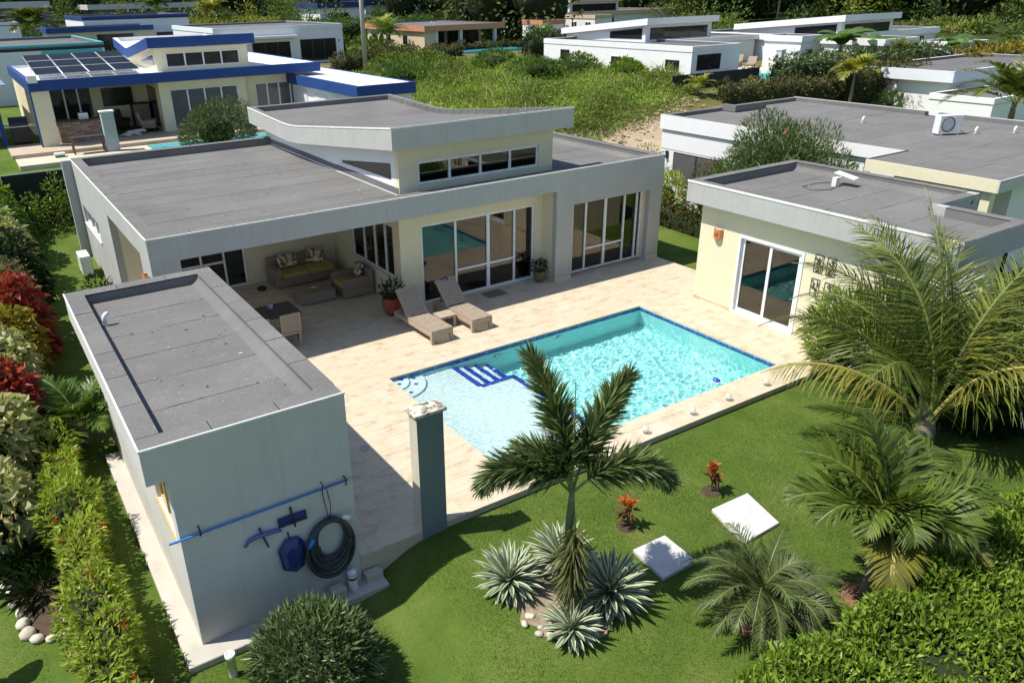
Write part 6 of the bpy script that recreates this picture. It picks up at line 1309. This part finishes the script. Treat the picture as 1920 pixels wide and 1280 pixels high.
# ------------------------------------------------------------------ overgrown lot and distant planting
L_WEED = leafmat('tall_weeds', [(.11, .19, .024), (.18, .27, .038), (.25, .32, .06), (.36, .35, .13), (.42, .37, .2)], .3, .5, .3, .5, 1.4)
def weeds():
    Vs = []
    def patch(n, xs, ys, h0, h1, w):
        x = rng.uniform(*xs, n); y = rng.uniform(*ys, n)
        # lot outline: between the annex, the white neighbour, the low white house and the rear hedges
        keep = (y > 19.5+(x-13)*.0) & (y < 47+(x-22)*.15) & (x < 38.5-.0*y) & (y > 8+.42*x) & ((x > 12.3) | (y > 32)); x, y = x[keep], y[keep]; n = len(x)
        c = np.sin(x*.55+1)+np.sin(y*.47+2.1)+np.sin(x*.9-y*.7)+.7*np.sin(x*1.7+y*1.3); edge = np.clip((y-(8+.42*x))/3.5, .15, 1)
        h = rng.uniform(h0, h1, n)*(1+.33*c)*edge; h = np.maximum(h, .1); z = ter(x, y); a = rng.uniform(0, 6.28, n); S = np.stack([np.cos(a), np.sin(a), 0*a], 1)*(w*rng.uniform(.6, 1.4, n))[:, None]
        a2 = rng.uniform(0, 6.28, n); le = rng.uniform(.1, .75, n); P = np.stack([x, y, z-.02], 1); d = np.stack([np.cos(a2)*le, np.sin(a2)*le, 0*a], 1)
        M_ = P+d*(h*.35)[:, None]+np.array([0, 0, 1])*(h*.65)[:, None]; Tp = P+d*(h*1.0)[:, None]+np.array([0, 0, 1])*(h*.92)[:, None]
        Vs.append(np.stack([P-S, P+S, M_+S*.8, M_-S*.8, Tp], 1).reshape(-1, 3))
    patch(60000, (12, 39), (19, 50), .15, .5, .026); patch(5000, (12, 39), (19, 50), .5, 1.0, .03)
    n = 85000; x = rng.uniform(12, 38.5, n); y = rng.uniform(17, 49, n); keep = (y < 47+(x-22)*.15) & (y > 8.6+.42*x) & ((x > 12.3) | (y > 32)); x, y = x[keep], y[keep]; n = len(x)
    c = np.sin(x*.55+1)+np.sin(y*.47+2.1)+np.sin(x*.9-y*.7)+.7*np.sin(x*1.7+y*1.3); cl = np.sin(x*2.3+np.sin(y*1.9)*2)*np.sin(y*2.1+np.sin(x*1.3)*2)
    top = np.clip(.32+.14*c+.25*cl, .05, 1.2)*np.clip((y-(8+.42*x))/3.5, .1, 1); P = np.stack([x, y, ter(x, y)+top*rng.uniform(.3, 1.15, n)], 1)
    V, F = leafarr(P, rdir(n)+np.array([0, 0, .7]), rdir(n)*.6+np.array([0, 0, .8]), rng.uniform(.14, .34, n), rng.uniform(.04, .11, n), .2, .2)
    tag(obj('lot_leafy_weeds', npmesh('lot_leafy_weeds', V, F), leafmat('leafy_weeds', [(.10, .18, .024), (.17, .27, .038), (.25, .34, .055), (.38, .38, .14)], .3, .5, .3, .5, 1.5)), 'low leafy weeds mounded over the vacant lot', 'weeds', kind='stuff')
    V = np.concatenate(Vs); b = np.arange(len(V)//5)[:, None]*5
    me = bpy.data.meshes.new('weeds'); quads = (b+np.array([0, 1, 2, 3])); tris = (b+np.array([3, 2, 4])); me.from_pydata(V, [], [tuple(q) for q in quads.tolist()]+[tuple(t) for t in tris.tolist()]); me.update()
    tag(obj('lot_weeds', me, L_WEED), 'tall yellow-green weeds covering the vacant lot', 'weeds', kind='stuff')
    # broken rubble and dry stalks where the lot meets the sandy track
    n = 700; x = rng.uniform(18, 34, n); y = 8.2+.42*x+rng.normal(size=n)*.7; P = np.stack([x, y, ter(x, y)+.02], 1); V, F = leafarr(P, rdir(n)*np.array([1, 1, .5]), rdir(n)+np.array([0, 0, 1.2]), rng.uniform(.15, .5, n), rng.uniform(.05, .18, n))
    tag(obj('dry_stalks', npmesh('dry_stalks', V, F), leafmat('dry_stalks', [(.38, .30, .19), (.5, .42, .3), (.28, .2, .12)], .1)), 'pale dry stalks between the weeds and the sandy track', 'dry grass', kind='stuff')
weeds()
for i, (x, y, r, m, lab) in enumerate(((20.5, 37, 1.6, L_BRIGHT, 'bright bush at the annex side of the vacant lot'), (25.5, 39.5, 1.5, L_DARK, 'olive bush in the middle of the vacant lot'), (31, 35, 1.4, L_BRIGHT, 'green bush before the low white house'), (34.8, 35, 1.5, L_BRIGHT, 'large bush against the low white house wall'), (36.8, 31.2, 1.2, L_HEDGE, 'leafy bush at the front corner of the low white house'), (27, 45, 1.7, L_OLE, 'spreading shrub near the rear hedge of the lot'), (22.5, 42.5, 1.7, L_OLE, 'olive shrub near the utility pole'), (32.5, 43, 1.5, L_BRIGHT, 'light green bush in front of the clipped rear hedge'))):
    bush('lot_bush', lab, 'bush', (x, y, T(x, y)+r*.4), (r*1.15, r, r*.6), 1700, .3, .1, leafmat('lot_bush_leaves', [(.08, .13, .025), (.14, .21, .038), (.21, .28, .055)], .3, .5) if m in (L_DARK, L_OLE) else m, 'bushes on the vacant lot', .45, .5)
HB = [((20.5, 48.5), (30, 55.5), 1.5, 1.25, L_MIX, 'dark mixed hedge behind the utility pole'), ((30.3, 56.2), (37.5, 56.6), 1.4, .95, L_MIX, 'dark hedge before the terracotta-trimmed house'), ((38.8, 47.2), (46.2, 47.6), 1.8, 2.0, L_DARK, 'clipped dark green hedge beside the low white house'), ((46.4, 48), (47.2, 58), 1.2, 2.1, L_OLE, 'green hedge running back from the clipped hedge'), ((38, 61.0), (50, 61.2), .8, .7, L_MIX, 'brownish hedge in front of the glass porch'),
      ((35.6, 21.3), (44.2, 18.8), 1.4, 1.35, L_MIX, 'autumn-toned hedge behind the large grey roof'), ((44.4, 18.6), (54, 18.9), 1.8, 2.1, L_MIX, 'tall dark hedge left of the grey-fascia house'), ((43, 22.5), (62, 21.8), 2.2, 1.9, L_OLE, 'broad green hedge below the banana plants'), ((28.2, 12.2), (44, 14.6), .8, .7, L_HEDGE, 'low bright hedge just behind the large grey roof'), ((62, 20), (84, 20.5), 2.5, 1.9, L_YEL, 'yellow-green scrub hedge at the right edge'), ((26.6, 62), (27.2, 80), 2, 1.9, L_BRIGHT, 'green hedge right of the white glazed house'), ((28, 81), (50, 84), 2.5, 2.6, L_BRIGHT, 'bright hedge behind the terracotta-trimmed house')]
for p0, p1, w, hh, m, lab in HB: hedge('boundary_hedge', lab, p0, p1, w, T((p0[0]+p1[0])/2, (p0[1]+p1[1])/2)-.2, hh+.2, int(math.hypot(p1[0]-p0[0], p1[1]-p0[1])*(w+2*hh)*42), .3, .13, m, 'distant boundary hedges', wob=.2)
L_BAN = leafmat('banana_leaves', [(.05, .11, .02), (.09, .17, .035), (.16, .24, .06)], .35, .35)
def banana(x, y, h, n, label):
    z = T(x, y); t = thing('banana_plant', label, 'banana plant', None if x < 0 else 'banana plants behind the far shed', (x, y, z)); MB().tube([(0, 0, -.1), (0, 0, h*.45), (.05, 0, h*.7)], [.14, .11, .07], 8).tube([(.6, .3, -.1), (.62, .3, h*.5)], [.12, .07], 8).build('stem', plain('banana_stem', (.16, .18, .07), .6), t, True)
    for i in range(n):
        a = i*2.4+rng.normal()*.2; e = R(rng.uniform(45, 82)); L = h*rng.uniform(.5, .75); w = .24*L; b = MB(); V = []; F = []; c = np.array([.3*(i % 2), .15*(i % 2), h*.55]); k = 8
        hd = np.array([math.cos(a), math.sin(a), 0]); sd = np.array([-math.sin(a), math.cos(a), 0])
        for m in range(k+1):
            u = m/k; ww = w*math.sin(math.pi*min(.97, u*.9+.08))**.7*(.8+.4*rng.random()); d = hd*math.cos(e)+np.array([0, 0, math.sin(e)])
            V += [c-sd*ww+np.array([0, 0, -.3*ww]), c, c+sd*ww+np.array([0, 0, -.3*ww])]; c = c+d*L/k; e -= R(13)
        for m in range(k):
            for q in range(2): F.append((m*3+q, m*3+q+1, m*3+q+4, m*3+q+3))
        MB().add(V, F).build('leaf', L_BAN, t)
for x, y, h, n, lab in ((52.3, 24.3, 4.0, 12, 'dark green banana clump beside the small white shed'), (55.8, 23.6, 3.2, 9, 'banana plant before the wide white house'), (57.6, 22.4, 2.9, 8, 'banana plant left of the white garage'), (64.6, 22.0, 3.0, 9, 'banana plant in front of the white garage'), (67.6, 21.2, 2.6, 9, 'banana plant with arching leaves right of the garage front'), (48.4, 57.5, 3.0, 9, 'banana plant beside the orange-capped shed')): banana(x, y, h, n, lab)
banana(-9.35, -4.6, 1.2, 7, 'broad-leaved banana plant cut off by the left edge')
bush('golden_shrub', 'rounded golden shrub among the banana plants', 'shrub', (56.8, 22.4, 3.0), (1.4, 1.2, 1.2), 1400, .22, .09, L_YPALM, core=.6)
for x, y, r, m, lab in ((46.8, 16.3, .8, L_ARECA, 'spiky green plant left of the person'), (49.4, 16.0, .8, L_ARECA, 'spiky green plant right of the person')): bush('spiky_plant', lab, 'plant', (x, y, T(x, y)+.45), (r*1.1, r, .6), 420, .5, .05, m, core=.3, up=.7, shell=.8)
hedge('field_scrub', 'yellow flowering scrub behind the distant blue house', (18, 94), (32, 95), 4, 2.9, 2.6, 2600, .4, .15, L_YPALM, cat='scrub')
def dry_tree():
    x, y = 74, 19; z = T(x, y); t = thing('bare_tree', 'pale leafless tree at the upper right edge', 'tree', None, (x, y, z)); b = MB(); b.tube([(0, 0, -.2), (.1, 0, 1.2), (0, .1, 2.2)], [.2, .16, .12], 8); b.build('trunk', M_STEM, t, True); c = MB()
    for i in range(60):
        d = rdir(1)[0]; d[2] = abs(d[2])*.8+.1; p = Vector((0, 0, rng.uniform(1.0, 2.2))); L = rng.uniform(1.8, 3.6); pts = [p]
        for k in range(4): d = nrm(d+rng.normal(size=3)*.28); pts.append(pts[-1]+Vector(d)*L/4)
        c.tube(pts, [.05, .038, .028, .018, .006], 4)
        for k in (2, 3):
            e = nrm(d+rng.normal(size=3)*.7); c.tube([pts[k], pts[k]+Vector(e)*L*.3], [.016, .005], 3)
    c.build('branches', paint('pale_bark', (.42, .34, .25)), t)
dry_tree()
def wood():
    """the far wood behind the houses: one mass of crowns"""
    Vl = []; cores = MB(); yaw = .5545
    L_WOOD = leafmat('wood_foliage', [(.03, .048, .013), (.05, .075, .019), (.085, .115, .028), (.14, .16, .04)], .15, .6)
    L_WOOD2 = leafmat('wood_foliage_light', [(.06, .08, .02), (.10, .12, .028), (.15, .15, .04)], .2, .6)
    parts = {0: [], 1: []}
    for i in range(300):
        u = rng.uniform(-.62, .98) if i < 150 else rng.uniform(.02, .98); dep = rng.uniform(150, 215) if u < .02 else rng.uniform(104, 200) if u < .42 else rng.uniform(84, 180)
        x = -7.1+dep*(math.sin(yaw)+math.cos(yaw)*u); y = -14.8+dep*(math.cos(yaw)-math.sin(yaw)*u)
        if 60 < x < 95 and y < 100: continue
        r = rng.uniform(3.2, 5.6); zt = T(x, y); hh = rng.uniform(5.5, 10)
        k = 1 if rng.random() < .22 else 0
        parts[k].append(ball_leaves((x, y, zt+hh*.62), (r, r, hh*.55), 430, .8, .46, None, .5, .4, .1, k=20))
        me = ball_core((x, y, zt+hh*.55), (r, r, hh*.55), .62, .35); V = np.empty(len(me.vertices)*3); me.vertices.foreach_get('co', V); n = len(cores.v); cores.v += [tuple(p) for p in V.reshape(-1, 3)]; F = [tuple(v+n for v in p.vertices) for p in me.polygons]; cores.f += F; cores.m += [0]*len(F)
    for k, m in ((0, L_WOOD), (1, L_WOOD2)):
        V, F = join(parts[k]); o = obj('wood' if k == 0 else 'olive_wood', npmesh('far_wood', V, F), m); tag(o, ('dark green wood closing the view at the top', 'lighter olive crowns among the far wood')[k], 'wood', kind='stuff')
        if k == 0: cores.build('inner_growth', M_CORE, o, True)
wood()
def far_greenery():
    Ls = [leafmat('far_shrubs_green', [(.06, .10, .02), (.10, .16, .03), (.16, .23, .045)], .25, .5), leafmat('far_shrubs_yellow', [(.14, .17, .03), (.22, .25, .05), (.32, .32, .08)], .3, .5), leafmat('far_shrubs_dark', [(.03, .055, .015), (.05, .085, .022), (.085, .12, .035)], .2, .5)]
    parts = {0: [], 1: [], 2: []}; yaw = .5545; k = 0
    while k < 210:
        u = rng.uniform(-.62, .78); dep = rng.uniform(66, 165); x = -7.1+dep*(math.sin(yaw)+math.cos(yaw)*u); y = -14.8+dep*(math.cos(yaw)-math.sin(yaw)*u)
        if any(a-2 < x < b+2 and c-5.5 < y < d+1 for a, b, c, d in RECTS) or y < 17 or (12 < x < 52 and y < 60) or (x < 30 and y < 60): continue
        k += 1; tall = dep > 95 and rng.random() < .5; r = rng.uniform(1.2, 2.6); hh = rng.uniform(2.6, 5.0) if tall else rng.uniform(.9, 1.8)
        parts[int(rng.choice([0, 0, 1, 2]))].append(ball_leaves((x, y, T(x, y)+hh*.5), (r, r, hh*.55), 260, .55, .26, None, .45, .9, .3))
    for q in range(3):
        V, F = join(parts[q]); tag(obj(('green_shrubbery', 'golden_shrubbery', 'dark_shrubbery')[q], npmesh('far_shrubbery', V, F), Ls[q]), ('green garden shrubbery between the distant houses', 'yellow-green garden shrubbery between the distant houses', 'dark garden shrubbery between the distant houses')[q], 'shrubbery', kind='stuff')
far_greenery()
def wires():
    t = thing('power_line', 'thin power lines crossing before the wood at the upper right', 'power line')
    for q in range(3):
        z = T(96.9, 64.5)+11.3-.35*q; b = MB(); b.tube([(96.9+60*v, 64.5-40*v, z-2.6*4*v*(1-v)-2.0*v) for v in np.linspace(0, 1, 13)], .035, 4); b.build('wire', M_BLACK, t)
wires()
for x, y, r, hh, m, lab in ((104, 52, 5.5, 10, L_HEDGE, 'sunlit yellow-green tree at the upper right'), (100, 64, 5, 9.5, L_DARK, 'dark round tree behind the wide white house'), (92, 74, 4.5, 8.5, L_MIX, 'olive thin-crowned tree behind the wide white house')):
    z = T(x, y); t = thing('shade_tree', lab, 'tree', 'single trees before the wood', (x, y, z)); V, F = join([ball_leaves((rng.normal()*r*.35, rng.normal()*r*.35, hh*(.5+.08*q)), (r*.7, r*.7, hh*.33), 900, .6, .3, None, .5, .6, .2) for q in range(4)]); obj('crown', npmesh('crown', V, F), m, t)
    obj('inner_growth', ball_core((0, 0, hh*.58), (r*.75, r*.75, hh*.4), .8, .3), M_CORE, t); MB().tube([(0, 0, -.5), (.2, 0, hh*.3), (.1, .2, hh*.6)], [.35, .28, .15], 8).build('trunk', M_STEM, t, True)

# ------------------------------------------------------------------ person and dog
def skinned(name, joints, edges, mat, parent, sub=1):
    me = bpy.data.meshes.new(name); me.from_pydata([j[0] for j in joints], edges, []); o = obj(name, me, mat, parent)
    o.modifiers.new('skin', 'SKIN'); 
    for i, j in enumerate(joints): me.skin_vertices[0].data[i].radius = (j[1], j[2] if len(j) > 2 else j[1])
    me.skin_vertices[0].data[0].use_root = True; s = o.modifiers.new('sub', 'SUBSURF'); s.levels = s.render_levels = sub; return o
def person():
    x, y = 48.1, 16.9; t = thing('person', 'person in white shirt and dark cap standing at the hedge', 'person', None, (x, y, T(x, y))); t.rotation_euler.z = R(35); skin = plain('skin', (.16, .09, .06), .5)
    J = [((0, 0, .95), .15, .11), ((0, 0, 1.2), .155, .11), ((0, 0, 1.40), .16, .10), ((0, 0, 1.5), .055), ((0, -.01, 1.62), .085, .1), ((0, -.01, 1.72), .07, .09), ((.2, 0, 1.4), .055), ((.3, -.02, 1.15), .042), ((.24, -.2, 1.02), .034), ((.2, -.27, 1.0), .03), ((-.2, 0, 1.4), .055), ((-.3, -.02, 1.15), .042), ((-.26, -.18, 1.0), .034), ((-.22, -.26, .99), .03), ((.1, 0, .9), .09), ((.11, 0, .48), .062), ((.11, .02, .08), .045), ((.12, -.14, .04), .035), ((-.1, 0, .9), .09), ((-.12, 0, .48), .062), ((-.12, .02, .08), .045), ((-.13, -.14, .04), .035)]
    E = [(0, 1), (1, 2), (2, 3), (3, 4), (4, 5), (2, 6), (6, 7), (7, 8), (8, 9), (2, 10), (10, 11), (11, 12), (12, 13), (0, 14), (14, 15), (15, 16), (16, 17), (0, 18), (18, 19), (19, 20), (20, 21)]
    skinned('body', J, E, skin, t)
    g = lambda i, k: (J[i][0], J[i][1]*k, (J[i][2] if len(J[i]) > 2 else J[i][1])*k)
    skinned('shirt', [g(0, 1.12), g(1, 1.14), g(2, 1.12), g(6, 1.3), ((.28, -.01, 1.2), .06), g(10, 1.3), ((-.28, -.01, 1.2), .06)], [(0, 1), (1, 2), (2, 3), (3, 4), (2, 5), (5, 6)], paint('white_cotton', (.72, .72, .75)), t)
    skinned('trousers', [((0, 0, .95), .165, .125), g(14, 1.15), g(15, 1.25), ((.11, .02, .12), .06), g(18, 1.15), g(19, 1.25), ((-.12, .02, .12), .06)], [(0, 1), (1, 2), (2, 3), (0, 4), (4, 5), (5, 6)], plain('dark_trousers', (.03, .035, .05), .9), t)
    MB().lathe([(.105, .0), (.1, .07), (.06, .12), (0, .13)], (0, -.01, 1.70), 14).prism([(-.09, -.06), (.09, -.06), (.07, -.2), (-.07, -.2)], 'z', 1.70, 1.715).build('cap', M_BLACK, t, True)
person()
def dog():
    t = thing('dog', 'white dog lying on the floor of the neighbouring porch', 'dog', None, (.0, 27.9, 2.02)); t.rotation_euler.z = R(5); m = paint('white_fur', (.66, .60, .52), bmp=.4)
    J = [((0, 0, .14), .13), ((.25, .02, .15), .14), ((.42, .02, .18), .11), ((.55, .0, .22), .075), ((.66, -.03, .2), .08), ((.78, -.06, .16), .045), ((-.22, 0, .13), .12), ((-.4, .05, .07), .03), ((-.62, .12, .03), .015), ((.3, -.15, .06), .045), ((.5, -.2, .035), .035), ((.3, .16, .05), .045), ((.5, .2, .035), .03), ((-.2, -.17, .08), .07), ((-.02, -.25, .035), .035), ((-.22, .16, .08), .06), ((-.04, .24, .035), .03), ((.64, .05, .27), .025), ((.64, -.1, .27), .025)]
    skinned('body', J, [(0, 1), (1, 2), (2, 3), (3, 4), (4, 5), (0, 6), (6, 7), (7, 8), (1, 9), (9, 10), (1, 11), (11, 12), (6, 13), (13, 14), (6, 15), (15, 16), (4, 17), (4, 18)], m, t)
dog()

def roof_litter():
    n = 190; x = np.concatenate([rng.uniform(-3.8, 2.4, 120), rng.uniform(-5.8, -3.8, 40), rng.uniform(9.9, 13.5, 30)]); y = np.concatenate([rng.uniform(3.4, 14, 120), rng.uniform(-5, 1.2, 40), rng.uniform(-5, -.5, 30)]); z = np.concatenate([np.full(120, 3.15), np.full(40, 2.795), np.full(30, 3.18)])
    P = np.stack([x, y, z], 1); V, F = leafarr(P, rdir(n)*np.array([1, 1, .08]), rdir(n)*.25+np.array([0, 0, 1.]), rng.uniform(.04, .12, n), rng.uniform(.015, .05, n), .2)
    tag(obj('roof_litter', npmesh('roof_litter', V, F), leafmat('dry_roof_leaves', [(.10, .06, .03), (.30, .22, .13), (.5, .46, .4), (.05, .04, .03)], .1)), 'dry leaves scattered over the flat roofs', 'leaf litter', kind='stuff')
roof_litter()
